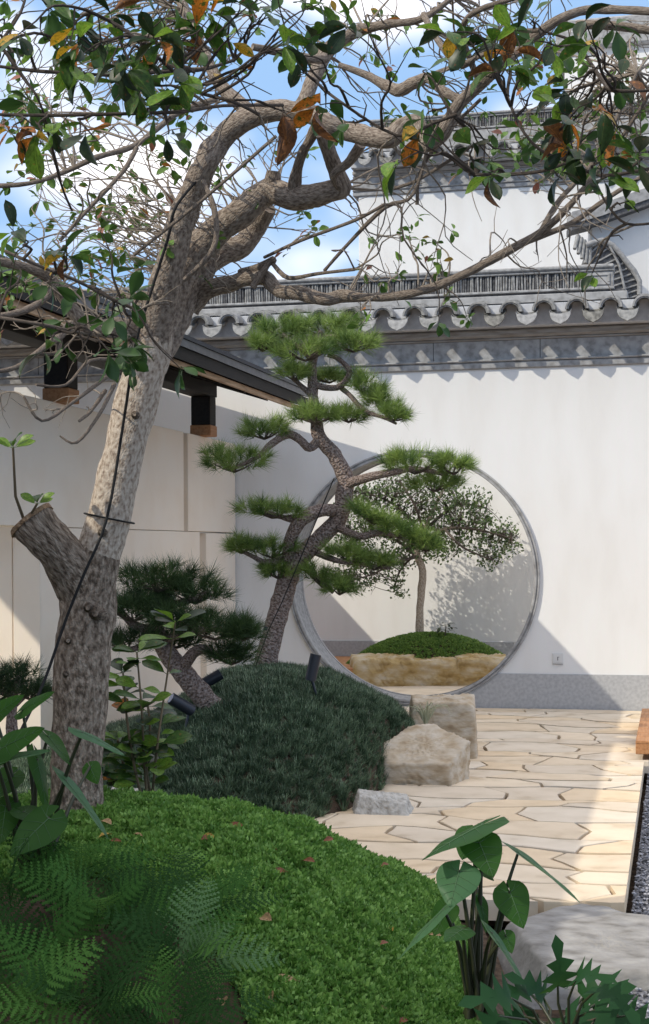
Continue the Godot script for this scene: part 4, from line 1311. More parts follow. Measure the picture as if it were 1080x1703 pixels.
func deck_bench() -> void:
	var p := at(1058, 1240, 10.6)
	var t := thing("wooden_bench", "low orange wooden bench cut by the right edge of the view", "bench", Vector3(p.x, 0, p.z))
	var h := p.y + 0.045
	var b := MB.new()
	for k in 9:
		b = MB.new()
		b.box(Vector3(0.0, h - 0.022, -0.15 - k * 0.24), Vector3(1.7, h, 0.082 - k * 0.24), 0.004)
		part("plank", b.mesh(M.wood), t)
	b = MB.new()
	b.box(Vector3(0.0, h - 0.095, 0.03), Vector3(1.7, h - 0.0225, 0.08), 0.004)
	part("apron", b.mesh(M.wood), t)
	b = MB.new()
	b.box(Vector3(0.0, h - 0.095, -2.05), Vector3(0.05, h - 0.0225, 0.029), 0.004)
	part("apron", b.mesh(M.wood), t)
	for x: float in [0.12, 1.5]:
		for z: float in [-1.9, -0.05]:
			b = MB.new()
			b.box(Vector3(x, -0.1, z), Vector3(x + 0.07, h - 0.096, z + 0.07), 0.004)
			part("leg", b.mesh(M.dark_wood), t)

# ------------------------------------------------------------------ the big tree
func garden_tree() -> void:
	var base := at(128, 1345, 5.2)
	var t := thing("garden_tree", "big spreading tree with pale trunk, cut stump arm and glossy leaves turning orange", "tree", base)
	var limbs := {
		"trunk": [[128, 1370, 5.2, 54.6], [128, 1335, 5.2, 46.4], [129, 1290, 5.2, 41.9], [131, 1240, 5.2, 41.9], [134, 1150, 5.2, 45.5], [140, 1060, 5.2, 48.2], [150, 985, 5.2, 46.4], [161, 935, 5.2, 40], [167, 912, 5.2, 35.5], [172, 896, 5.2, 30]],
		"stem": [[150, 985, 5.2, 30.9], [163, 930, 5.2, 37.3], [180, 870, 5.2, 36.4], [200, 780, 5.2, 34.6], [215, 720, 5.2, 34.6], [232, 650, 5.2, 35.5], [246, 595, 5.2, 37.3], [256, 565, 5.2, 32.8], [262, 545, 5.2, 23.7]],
		"stump": [[150, 1010, 5.2, 40], [120, 950, 5.16, 36.4], [92, 910, 5.12, 34.6], [68, 882, 5.1, 35.5], [55, 866, 5.1, 37.3]],
		"limb": [[243, 605, 5.2, 27], [254, 560, 5.19, 30.6], [268, 505, 5.15, 27.9], [284, 440, 5.1, 25.2], [300, 375, 5.08, 23.4], [322, 318, 5.05, 22.5], [345, 268, 5.0, 20.7], [368, 232, 5.0, 18.9], [405, 200, 4.95, 18.9], [455, 184, 4.9, 18], [505, 186, 4.85, 16.2], [545, 205, 4.8, 15.3], [575, 218, 4.8, 15.3], [612, 226, 4.75, 17.1], [650, 230, 4.7, 16.2], [668, 212, 4.7, 13.5], [692, 208, 4.7, 16.2], [710, 240, 4.65, 14.4], [738, 218, 4.6, 13.5], [765, 172, 4.55, 11.7], [800, 140, 4.5, 10.8], [835, 108, 4.4, 9], [862, 86, 4.4, 8.1], [890, 60, 4.35, 8.1], [935, 30, 4.3, 8.1], [990, 16, 4.3, 7.2], [1100, 20, 4.2, 6.3]],
		"limb_1": [[252, 580, 5.22, 29.7], [268, 520, 5.24, 34.2], [312, 436, 5.25, 27.9], [356, 390, 5.25, 25.2], [405, 350, 5.2, 23.4], [446, 320, 5.2, 22.5], [490, 329, 5.15, 19.8], [535, 322, 5.1, 18.9], [566, 312, 5.08, 18], [560, 285, 5.05, 14.4], [548, 255, 5.0, 12.6], [536, 222, 4.95, 11.7]],
		"limb_2": [[246, 620, 5.27, 27], [254, 595, 5.29, 32.4], [275, 562, 5.33, 27], [305, 500, 5.36, 26.1], [334, 448, 5.4, 24.3], [362, 424, 5.42, 21.6], [402, 408, 5.45, 18.9], [426, 378, 5.45, 17.1], [446, 345, 5.4, 15.3]],
		"stub": [[440, 330, 5.2, 18], [452, 304, 5.18, 13.5], [455, 284, 5.17, 10.8]],
		"limb_3": [[315, 510, 5.38, 19.8], [345, 484, 5.36, 15.3], [400, 466, 5.3, 13.5], [440, 462, 5.25, 12.6], [464, 484, 5.2, 10.8], [500, 488, 5.15, 11.7], [540, 498, 5.1, 11.7], [570, 491, 5.1, 10.8], [604, 495, 5.05, 7.2], [660, 492, 5.0, 7.2], [720, 478, 4.95, 7.2], [780, 452, 4.9, 7.2], [840, 420, 4.85, 7.2], [900, 386, 4.8, 6.8], [945, 345, 4.7, 5.4], [985, 295, 4.65, 4.5], [1030, 235, 4.6, 3.6], [1085, 150, 4.5, 2.7]],
		"limb_4": [[235, 560, 5.2, 21.6], [205, 545, 5.15, 16.2], [150, 545, 5.0, 13.5], [118, 512, 4.95, 11.7], [85, 466, 4.9, 9.9], [40, 444, 4.8, 8.1], [-30, 430, 4.7, 7.2]],
		"limb_5": [[425, 194, 4.95, 13.5], [395, 170, 5.0, 12.6], [366, 140, 5.05, 10.8], [345, 100, 5.1, 9.9], [320, 45, 5.2, 9], [292, -20, 5.3, 8.1]],
		"limb_6": [[500, 187, 4.9, 13.5], [516, 145, 4.95, 12.6], [540, 92, 5.0, 13.5], [572, 64, 5.0, 10.8], [606, 48, 5.0, 9], [650, 40, 4.95, 7.2], [705, 30, 4.9, 5.4], [760, -10, 4.9, 4.5]],
		"limb_7": [[768, 168, 4.56, 8.1], [736, 150, 4.6, 8.1], [712, 130, 4.65, 9], [690, 138, 4.7, 10.8], [665, 150, 4.75, 10.8], [642, 142, 4.8, 9], [608, 124, 4.85, 6.3], [565, 108, 4.9, 4.5]],
		"limb_8": [[487, 325, 5.15, 12.6], [494, 285, 5.1, 9], [503, 255, 5.05, 8.1], [520, 225, 5.0, 9], [530, 195, 4.95, 8.1]],
		"limb_9": [[570, 318, 5.08, 8.1], [556, 292, 5.0, 7.2], [582, 268, 4.95, 8.1], [600, 240, 4.9, 9]],
	}
	var fine := [
		[[900, 386, 4.8, 6], [925, 340, 4.8, 5], [960, 300, 4.8, 4], [1000, 250, 4.8, 4], [1060, 120, 4.8, 3]],
		[[880, 400, 4.82, 6], [950, 372, 4.8, 5], [1010, 330, 4.75, 4], [1090, 280, 4.7, 3]],
		[[-20, 310, 4.6, 4], [50, 305, 4.6, 4], [110, 285, 4.7, 4], [160, 262, 4.7, 5], [220, 244, 4.8, 5], [260, 215, 4.85, 5], [300, 186, 4.9, 5], [360, 165, 4.95, 6]],
		[[100, 400, 4.6, 3], [150, 345, 4.65, 3.5], [205, 285, 4.7, 4], [228, 245, 4.75, 4]],
		[[420, 78, 4.7, 6], [470, 88, 4.75, 7], [515, 98, 4.8, 8], [540, 98, 4.85, 8]],
		[[223, 424, 4.9, 3], [340, 330, 4.85, 3], [460, 226, 4.8, 3]],
		[[338, 300, 4.95, 4], [356, 345, 4.9, 5], [360, 395, 4.9, 5], [344, 430, 4.9, 5], [306, 466, 4.95, 4]],
		[[118, 540, 4.9, 8], [95, 562, 4.8, 7], [60, 588, 4.7, 5], [25, 612, 4.6, 4], [-20, 620, 4.5, 4]],
		[[100, 558, 4.85, 5], [98, 578, 4.8, 5], [92, 588, 4.8, 4], [62, 588, 4.75, 3]],
		[[95, 470, 4.9, 7], [70, 500, 4.85, 6], [30, 520, 4.8, 6], [-30, 530, 4.7, 5]],
		[[705, 25, 4.9, 6], [730, 70, 4.7, 5], [770, 110, 4.5, 5], [830, 60, 4.3, 4], [900, 50, 4.2, 4]],
		[[960, 42, 4.4, 8], [1010, 42, 4.35, 8], [1095, 52, 4.3, 7]],
		[[800, 142, 4.5, 6], [770, 60, 4.4, 5], [790, 20, 4.3, 5], [880, -10, 4.2, 4]],
		[[690, 140, 4.8, 6], [735, 118, 4.6, 4], [780, 102, 4.4, 4], [870, 60, 4.2, 4]],
		[[-20, 405, 4.0, 3], [60, 440, 4.0, 3], [130, 468, 4.05, 3], [190, 500, 4.2, 2.5], [240, 520, 4.6, 3]],
		[[-20, 525, 4.1, 3], [70, 540, 4.1, 3], [150, 556, 4.3, 3], [215, 560, 4.8, 4]],
		[[-20, 108, 3.7, 2.5], [60, 118, 3.7, 3], [130, 122, 3.7, 3], [200, 126, 3.75, 3], [260, 120, 3.8, 3], [330, 117, 3.9, 3], [390, 100, 4.1, 3]],
		[[140, 15, 3.6, 3], [200, 45, 3.6, 3], [250, 85, 3.6, 3], [290, 120, 3.65, 3], [320, 150, 3.7, 3], [390, 170, 4.0, 3], [430, 190, 4.4, 3]],
		[[-20, 190, 3.7, 2.5], [80, 192, 3.7, 3], [180, 190, 3.7, 3], [300, 186, 3.8, 3], [370, 176, 4.1, 3], [470, 175, 4.5, 3]],
		[[-10, 60, 3.7, 3], [40, 130, 3.7, 3], [70, 180, 3.7, 2], [100, 300, 3.9, 2], [120, 350, 4.0, 2]],
		[[840, 150, 3.7, 2.5], [865, 210, 3.6, 2.5], [900, 250, 3.6, 2.8], [950, 270, 3.6, 3], [1000, 292, 3.6, 3], [1085, 280, 3.6, 3]],
		[[780, 290, 3.7, 2.5], [840, 290, 3.65, 3], [900, 285, 3.6, 3], [950, 268, 3.6, 3]],
		[[760, 190, 3.9, 3], [720, 205, 3.9, 3], [660, 225, 3.9, 2.5], [560, 165, 4.0, 2.5], [520, 130, 4.2, 2.5]],
		[[1090, 150, 3.7, 2.5], [1020, 150, 3.7, 3], [1000, 130, 3.8, 3], [960, 70, 4.0, 3]],
		[[990, 300, 3.7, 2], [1010, 340, 3.7, 2], [1042, 372, 3.7, 2.5], [1095, 370, 3.7, 2]],
		[[420, 478, 5.2, 6], [446, 440, 5.2, 5], [455, 432, 5.2, 7], [430, 445, 5.25, 7], [400, 455, 5.3, 8]],
		[[455, 440, 5.2, 4], [480, 462, 5.1, 4], [530, 455, 5.0, 3], [590, 448, 4.9, 3]],
		[[440, 428, 5.2, 3], [500, 400, 5.0, 3], [555, 380, 4.9, 3], [600, 362, 4.8, 3], [640, 340, 4.75, 3]],
		[[540, 450, 5.0, 3], [580, 405, 4.9, 3], [640, 345, 4.8, 4], [690, 320, 4.75, 3], [720, 200, 4.7, 3]],
		[[640, 318, 4.8, 3], [690, 302, 4.75, 3], [740, 272, 4.7, 3], [790, 240, 4.6, 2.5]],
		[[694, 340, 4.8, 3], [700, 285, 4.75, 3], [740, 225, 4.7, 3], [800, 165, 4.6, 3]],
		[[175, 650, 5.0, 4], [150, 685, 4.8, 3], [132, 700, 4.7, 2.5]],
		[[190, 640, 5.0, 4], [165, 690, 4.8, 3], [128, 736, 4.7, 2.5], [100, 725, 4.7, 1.5]],
		[[186, 620, 5.0, 4], [120, 670, 4.7, 3], [70, 700, 4.6, 2.5], [40, 660, 4.6, 2]],
		[[200, 600, 5.0, 4], [150, 600, 4.8, 3], [110, 640, 4.7, 2.5], [60, 640, 4.6, 2]],
	]
	var samples := []      # points on branches that twigs may spring from
	for name: String in limbs:
		var kind := name.get_slice("_", 0)
		var q := px_branch(limbs[name], 5)
		var b := MB.new()
		var pts: Array = q[0]
		for k in pts.size(): pts[k] = pts[k] - base
		wob.frequency = 6.0 if kind in ["trunk", "stump", "stem"] else 11.0
		b.tube(pts, q[1], 26 if kind in ["trunk", "stump", "stem"] else 14, true, wob, 0.16 if kind in ["trunk", "stem"] else 0.24)
		if kind == "trunk":
			for kn: Array in [[148, 1010, 8], [115, 1065, 6], [160, 1020, 10], [112, 1120, 5], [225, 690, 5], [170, 885, 6]]:      # knots
				var c := at(kn[0], kn[1], 5.12) - base
				b.tube([c - B * 0.05, c + B * 0.012, c + B * 0.018], [kn[2] * 0.004, kn[2] * 0.0026, kn[2] * 0.0012], 9, true, wob, 0.3)
		part("limb" if kind == "limb" else kind, b.mesh(M.shaded_old_bark if kind in ["stump", "trunk"] else (M.bark if kind == "stem" else M.limb_bark)), t)  # stem in sunlight takes the paler bark, trunk and stump the shade-darkened one
		if kind == "limb":
			for k in range(8, pts.size(), 2): samples.append(pts[k])
		if kind == "stump":
			b = MB.new()
			var e: Vector3 = pts[-1]; var d: Vector3 = (pts[-1] - pts[-3]).normalized()
			b.tube([e - d * 0.004, e + d * 0.012, e + d * 0.016], [0.082, 0.078, 0.03], 22, true, wob, 0.3)
			part("cut_face", b.mesh(M.cut_wood), t)
	for f: Array in fine:
		var q := px_branch(f, 4)
		var b := MB.new()
		var pts: Array = q[0]
		for k in pts.size(): pts[k] = pts[k] - base
		b.tube(pts, q[1], 7, true, wob, 0.2)
		part("branch", b.mesh(M.dark_bark if f[0][2] < 4.0 else M.limb_bark), t)
		for k in range(1, pts.size()): samples.append(pts[k])
	# leaf shapes
	var lm := {}
	for c: String in ["leaf_green", "leaf_dark", "leaf_light", "leaf_yellow", "leaf_orange", "leaf_brown"]:
		lm[c] = []
		for k in 5:
			lm[c].append(leaf_mesh(M[c], 1.0, [0.46, 0.53, 0.42, 0.50, 0.38][k], [0.12, 0.32, -0.12, 0.5, 0.22][k] + (0.2 if c == "leaf_brown" else 0.0), [0.25, 0.15, 0.45, 0.6, 0.8][k] + (0.4 if c == "leaf_brown" else 0.0)))
	# rosettes: [x0, y0, x1, y1, depth from, depth to, how many, leaf length, share of orange]
	var twigs := MB.new()
	var zones := [
		[0, 0, 330, 235, 3.4, 4.1, 40, 0.086, 0.10], [330, 0, 620, 100, 3.5, 4.2, 15, 0.082, 0.12], [455, 70, 580, 235, 3.7, 4.2, 5, 0.095, 0.95],
		[640, 20, 900, 290, 3.5, 4.2, 18, 0.083, 0.22], [880, 30, 1075, 300, 3.4, 4.2, 21, 0.088, 0.24], [0, 385, 235, 590, 3.7, 4.5, 19, 0.084, 0.22]]
	var leaves := []      # every large leaf: [transform, colour]
	var fixed := [[216, 605, 4.2, 0.08, 0.6], [300, 612, 4.2, 0.085, 0.3], [20, 215, 3.6, 0.09, 0.7], [60, 225, 3.6, 0.09, 0.5], [1000, 268, 3.5, 0.10, 0.0], [1062, 262, 3.5, 0.11, 0.0], [1008, 295, 3.5, 0.08, 0.0], [815, 295, 3.6, 0.085, 0.15], [800, 265, 3.7, 0.07, 0.0], [985, 455, 3.8, 0.06, 0.0], [730, 535, 4.4, 0.05, 0.2], [1042, 335, 3.7, 0.06, 0.0]]
	for z: Array in zones:
		for k in z[6]:
			fixed.append([rng.randf_range(z[0], z[2]), rng.randf_range(z[1], z[3]), rng.randf_range(z[4], z[5]), z[7], z[8]])
	for f: Array in fixed:
		var o := at(f[0], f[1], f[2]) - base
		var stem := grow_twig(twigs, samples, o, 0.0022)
		var n := rng.randi_range(3, 5)
		for j in n:
			var g := TAU * j / n + rng.randf_range(-0.5, 0.5)
			var side := stem.cross(Vector3(0.2, 1, 0.1)).normalized()
			var d := (stem * 0.5 + side * cos(g) * 1.0 + side.cross(stem) * sin(g) + Vector3.DOWN * rng.randf_range(0.0, 0.7)).normalized()
			var col := "leaf_green"
			var x := rng.randf()
			if rng.randf() < f[4]:
				col = ["leaf_orange", "leaf_yellow", "leaf_brown", "leaf_orange"][rng.randi() % 4] if f[4] < 0.9 else ["leaf_brown", "leaf_brown", "leaf_orange"][rng.randi() % 3]
			elif x < 0.52: col = "leaf_dark"
			elif x > 0.80: col = "leaf_light"
			leaves.append([tf_dir(o + rvec() * 0.006, d, (Vector3.UP + rvec() * 0.7).normalized(), f[3] * rng.randf_range(0.7, 1.12)), col])
	# the smaller leaves farther up: one mass
	var small := []; var scol := []
	var pale_twigs := MB.new()
	var far_zones := [[0, 170, 345, 500, 5.0, 6.6, 105, 0.055], [340, 180, 560, 420, 5.0, 6.0, 22, 0.05], [590, 320, 770, 470, 4.9, 5.6, 12, 0.04], [860, 60, 1080, 300, 4.8, 6.2, 60, 0.055], [0, 0, 330, 200, 4.8, 6.0, 50, 0.055], [330, 0, 860, 120, 4.8, 6.0, 36, 0.05], [560, 430, 800, 560, 4.9, 5.2, 8, 0.045], [0, 380, 230, 560, 4.8, 5.6, 26, 0.05], [640, 120, 860, 300, 4.7, 5.6, 18, 0.05]]
	for z: Array in far_zones:
		for k in z[6]:
			var o := at(rng.randf_range(z[0], z[2]), rng.randf_range(z[1], z[3]), rng.randf_range(z[4], z[5])) - base
			var stem := grow_twig(pale_twigs, samples, o, 0.0020)
			var n := rng.randi_range(3, 6)
			for j in n:
				var d := (stem * 0.5 + rvec()).normalized()
				small.append(tf_dir(o + rvec() * 0.01, d, (Vector3.UP + rvec() * 0.7).normalized(), z[7] * rng.randf_range(0.7, 1.2)))
				var c := Color(0.055, 0.125, 0.02).lerp(Color(0.16, 0.29, 0.05), rng.randf())
				if rng.randf() < 0.11: c = [Color(0.36, 0.14, 0.03), Color(0.40, 0.26, 0.05), Color(0.30, 0.12, 0.08)][rng.randi() % 3]
				scol.append(c)
	# bare twigs
	for k in 100:
		var z: Array = [[0, 150, 400, 520], [400, 0, 1080, 330], [560, 330, 1080, 520], [0, 400, 220, 700]][k % 4]
		var o := at(rng.randf_range(z[0], z[2]), rng.randf_range(z[1], z[3]), rng.randf_range(4.2, 5.6)) - base
		grow_twig(pale_twigs, samples, o, 0.0016)
	part("twigs", twigs.mesh(M.dark_bark), t).set_meta("kind", "stuff")
	part("pale_twigs", pale_twigs.mesh(M.bark), t).set_meta("kind", "stuff")
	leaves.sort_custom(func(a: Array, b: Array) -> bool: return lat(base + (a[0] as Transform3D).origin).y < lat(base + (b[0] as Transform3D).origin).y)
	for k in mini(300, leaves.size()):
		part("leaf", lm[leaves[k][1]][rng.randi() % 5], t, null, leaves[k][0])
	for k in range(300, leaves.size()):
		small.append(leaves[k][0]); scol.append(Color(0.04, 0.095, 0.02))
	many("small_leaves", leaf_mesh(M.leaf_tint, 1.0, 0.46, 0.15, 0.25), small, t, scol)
	# sprouts on the stump
	for q: Array in [[22, 745, 860, 18, 4.95, 0.075], [62, 838, 862, 44, 5.0, 0.07]]:
		var o := at(q[0], q[1], q[4]) - base
		var b := MB.new()
		b.tube([at(q[3] + 26, q[2] + 16, 5.1) - base, at(q[3] + 8, lerpf(q[1], q[2], 0.7), 5.03) - base, o], [0.006, 0.005, 0.004], 7, true)
		var sp := part("sprout", b.mesh(M.twig_stem), t)
		for j in 6:
			var g := TAU * j / 6.0 + 0.3
			part("leaf", lm[["leaf_light", "leaf_green", "leaf_light"][j % 3]][j % 3], sp, null, tf_dir(o, R * cos(g) + B * sin(g) * 0.7 + Vector3.UP * (0.5 + 0.3 * sin(g * 2.0)), Vector3.UP + B * 0.9, q[5] * rng.randf_range(0.8, 1.15)))
	# black cable along the trunk
	t = thing("support_cable", "thin black cable running down the front of the big tree trunk to the ground", "cable")
	var cp := []; var cr := []
	for q: Array in [[338, 290, 5.02], [312, 318, 4.97], [290, 350, 4.93], [280, 395, 4.95], [250, 490, 4.96], [226, 572, 4.97], [206, 700, 5.07], [178, 862, 5.06], [140, 955, 5.04], [110, 1030, 5.04], [75, 1130, 5.0], [40, 1205, 4.9], [10, 1262, 4.8]]:
		cp.append(at(q[0], q[1], q[2])); cr.append(0.005)
	var s := spline(cp, cr, 4)
	var b2 := MB.new()
	b2.tube(s[0], s[1], 6)
	part("cable", b2.mesh(M.black_rope), t)
	b2 = MB.new()
	var ring := []; var rr := []
	for k in 15:
		var g := TAU * k / 14.0
		ring.append(at(182, 862, 5.2) + R * cos(g) * 0.086 + B * sin(g) * 0.09 + Vector3.UP * (-0.018 * cos(g))); rr.append(0.0035)
	b2.tube(ring, rr, 5)
	part("tie", b2.mesh(M.black_rope), t)
func grow_twig(b: MB, samples: Array, o: Vector3, r: float) -> Vector3:
	var best: Vector3 = samples[0]
	var bd := 1e9
	for s: Vector3 in samples:
		var d := s.distance_squared_to(o) * (1.0 if s.y < o.y + 0.1 else 1.6)
		if d < bd:
			bd = d; best = s
	var L := best.distance_to(o)
	var bow := rvec() * L * 0.14 + Vector3.UP * L * 0.07
	var c4 := []; var r4 := []
	for k in 5:
		var f := k / 4.0
		c4.append(best.lerp(o, f) + bow * sin(PI * f) + (rvec() * 0.07 * L if k > 0 and k < 4 else Vector3.ZERO))
		r4.append(lerpf(r * 2.1, r * 0.6, f))
	var sp := spline(c4, r4, 3)
	var p: Array = sp[0]
	var n := p.size() - 1
	b.tube(p, sp[1], 5, false)
	for k in 2:      # side shoots
		var a: Vector3 = p[4 + k * 4]
		var e: Vector3 = a + (p[6 + k * 4] - a) * 0.6 + rvec() * minf(0.12, L * 0.35)
		b.tube([a, a.lerp(e, 0.5) + rvec() * 0.01, e], [r, r * 0.8, r * 0.5], 4, false)
	return (p[n] - p[n - 1]).normalized()

func pines() -> void:
	var zc := 10.7
	var t := thing("pine_tree", "tall crooked pine with cloud-like needle pads in front of the moon gate", "pine tree", at(440, 1112, zc))
	var d := zc
	pine(t, [[436, 1130, d, 24], [441, 1105, d, 22], [455, 1050, d, 21], [472, 990, d, 21], [489, 940, d, 20], [528, 900, d, 18], [562, 864, d, 17], [573, 825, d, 18], [573, 792, d, 17], [556, 757, d, 15], [532, 727, d, 14], [525, 690, d, 12], [521, 650, d, 10], [520, 610, d, 9], [526, 575, d, 7], [534, 550, d, 5]],
		[[[574, 808, d, 9], [598, 798, d - 0.1, 8], [640, 788, d - 0.2, 7], [690, 780, d - 0.2, 5], [745, 790, d - 0.2, 3]],
		[[565, 850, d, 11], [535, 849, d - 0.1, 11], [505, 862, d - 0.15, 12], [485, 892, d - 0.12, 11], [478, 930, d - 0.05, 10]],
		[[533, 730, d, 9], [515, 745, d - 0.05, 7], [500, 732, d - 0.1, 7], [480, 722, d - 0.1, 7], [452, 738, d - 0.15, 6], [425, 762, d - 0.2, 4], [380, 782, d - 0.2, 3]],
		[[521, 640, d, 6], [560, 645, d - 0.05, 5], [582, 620, d - 0.1, 5], [565, 598, d - 0.1, 4], [545, 590, d - 0.1, 4]],
		[[568, 645, d, 5], [585, 660, d - 0.1, 4], [605, 682, d - 0.15, 4], [640, 695, d - 0.2, 3], [660, 705, d - 0.2, 2]],
		[[560, 876, d, 7], [600, 892, d - 0.2, 6], [640, 885, d - 0.2, 5], [712, 912, d - 0.2, 4]],
		[[528, 920, d, 6], [560, 932, d - 0.2, 5], [600, 938, d - 0.2, 4], [650, 945, d - 0.2, 3]],
		[[480, 928, d, 7], [445, 935, d - 0.1, 5], [420, 925, d - 0.1, 4], [400, 915, d - 0.1, 3]],
		[[500, 935, d, 6], [530, 965, d - 0.15, 5], [555, 985, d - 0.15, 4]],
		[[500, 868, d - 0.1, 6], [470, 860, d - 0.15, 5], [430, 848, d - 0.2, 3]],
		[[521, 660, d, 6], [500, 640, d, 4], [485, 628, d, 3]], [[521, 700, d, 5], [500, 690, d - 0.1, 4], [560, 690, d - 0.1, 3]],
		[[522, 600, d, 5], [500, 580, d - 0.1, 4], [470, 555, d - 0.1, 3]], [[528, 565, d, 5], [560, 560, d, 4], [600, 570, d - 0.1, 3]]],
		[[470, 545, 42, 22, 0.0], [540, 542, 55, 24, 0.1], [588, 570, 36, 20, -0.1], [508, 580, 44, 26, -0.2], [437, 572, 16, 16, -0.1], [490, 622, 18, 13, -0.1], [548, 630, 24, 9, 0.2], [608, 640, 26, 24, -0.1, 0.5], [636, 668, 26, 22, -0.15, 0.4], [655, 690, 20, 12, -0.2, 0.3], [525, 690, 38, 18, -0.2], [580, 690, 30, 16, -0.1], [440, 712, 40, 24, -0.1], [390, 762, 52, 30, -0.2], [690, 768, 50, 26, -0.2], [755, 772, 24, 22, -0.25], [722, 802, 40, 20, -0.1], [620, 858, 36, 16, -0.2, 0.4], [672, 884, 44, 20, -0.2, 0.35], [708, 905, 22, 16, -0.2], [585, 922, 36, 18, -0.2, 0.2], [622, 934, 30, 18, -0.2], [452, 846, 50, 20, -0.2, 0.15], [402, 908, 20, 16, -0.1], [452, 912, 36, 20, -0.1], [462, 948, 24, 18, -0.05], [535, 960, 26, 20, -0.15, 0.5], [565, 975, 22, 18, -0.2]],
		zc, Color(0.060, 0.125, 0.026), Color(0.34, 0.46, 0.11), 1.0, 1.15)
	zc = 9.3
	d = zc
	t = thing("pine_tree", "low spreading dark pine leaning between the big tree trunk and the grass mound", "pine tree", at(350, 1170, zc))
	pine(t, [[372, 1200, d, 25], [346, 1168, d, 23], [312, 1128, d, 21], [282, 1090, d, 20], [262, 1050, d, 16], [270, 1000, d, 11], [290, 960, d, 6]],
		[[[300, 1115, d, 12], [330, 1080, d - 0.1, 9], [365, 1090, d - 0.1, 6], [395, 1085, d - 0.1, 4]], [[262, 1050, d, 9], [225, 1040, d - 0.1, 7], [200, 1015, d - 0.1, 5]], [[268, 1010, d, 8], [310, 1000, d - 0.1, 6], [350, 985, d - 0.1, 5]], [[270, 1065, d, 8], [320, 1050, d - 0.2, 6], [380, 1045, d - 0.2, 4]], [[265, 1060, d, 7], [220, 1080, d - 0.1, 5], [195, 1075, d - 0.1, 4]]],
		[[262, 958, 56, 34, -0.1], [325, 978, 50, 34, -0.1], [222, 1010, 48, 30, -0.15], [300, 1025, 48, 26, -0.2], [358, 1042, 58, 28, -0.2], [385, 1088, 34, 22, -0.1], [212, 1062, 46, 26, -0.1], [285, 1066, 40, 18, 0.1], [245, 1000, 40, 20, 0.2], [405, 1052, 22, 16, -0.2]],
		zc, Color(0.022, 0.050, 0.018), Color(0.085, 0.15, 0.045), 1.1, 1.2)
	zc = 7.6
	d = zc
	t = thing("pine_tree", "small dark pine tuft at the far left edge against the beige wall", "pine tree", at(20, 1200, zc))
	pine(t, [[22, 1230, d, 14], [20, 1190, d, 11], [25, 1150, d, 8], [32, 1125, d, 5]],
		[[[22, 1175, d, 6], [50, 1150, d, 4], [62, 1148, d, 3]], [[22, 1160, d, 6], [0, 1150, d, 4], [-20, 1150, d, 3]]],
		[[22, 1125, 40, 24, 0.0], [52, 1150, 26, 18, 0.0], [-8, 1150, 34, 22, 0.0]],
		zc, Color(0.014, 0.034, 0.014), Color(0.05, 0.10, 0.03), 0.9, 1.1)

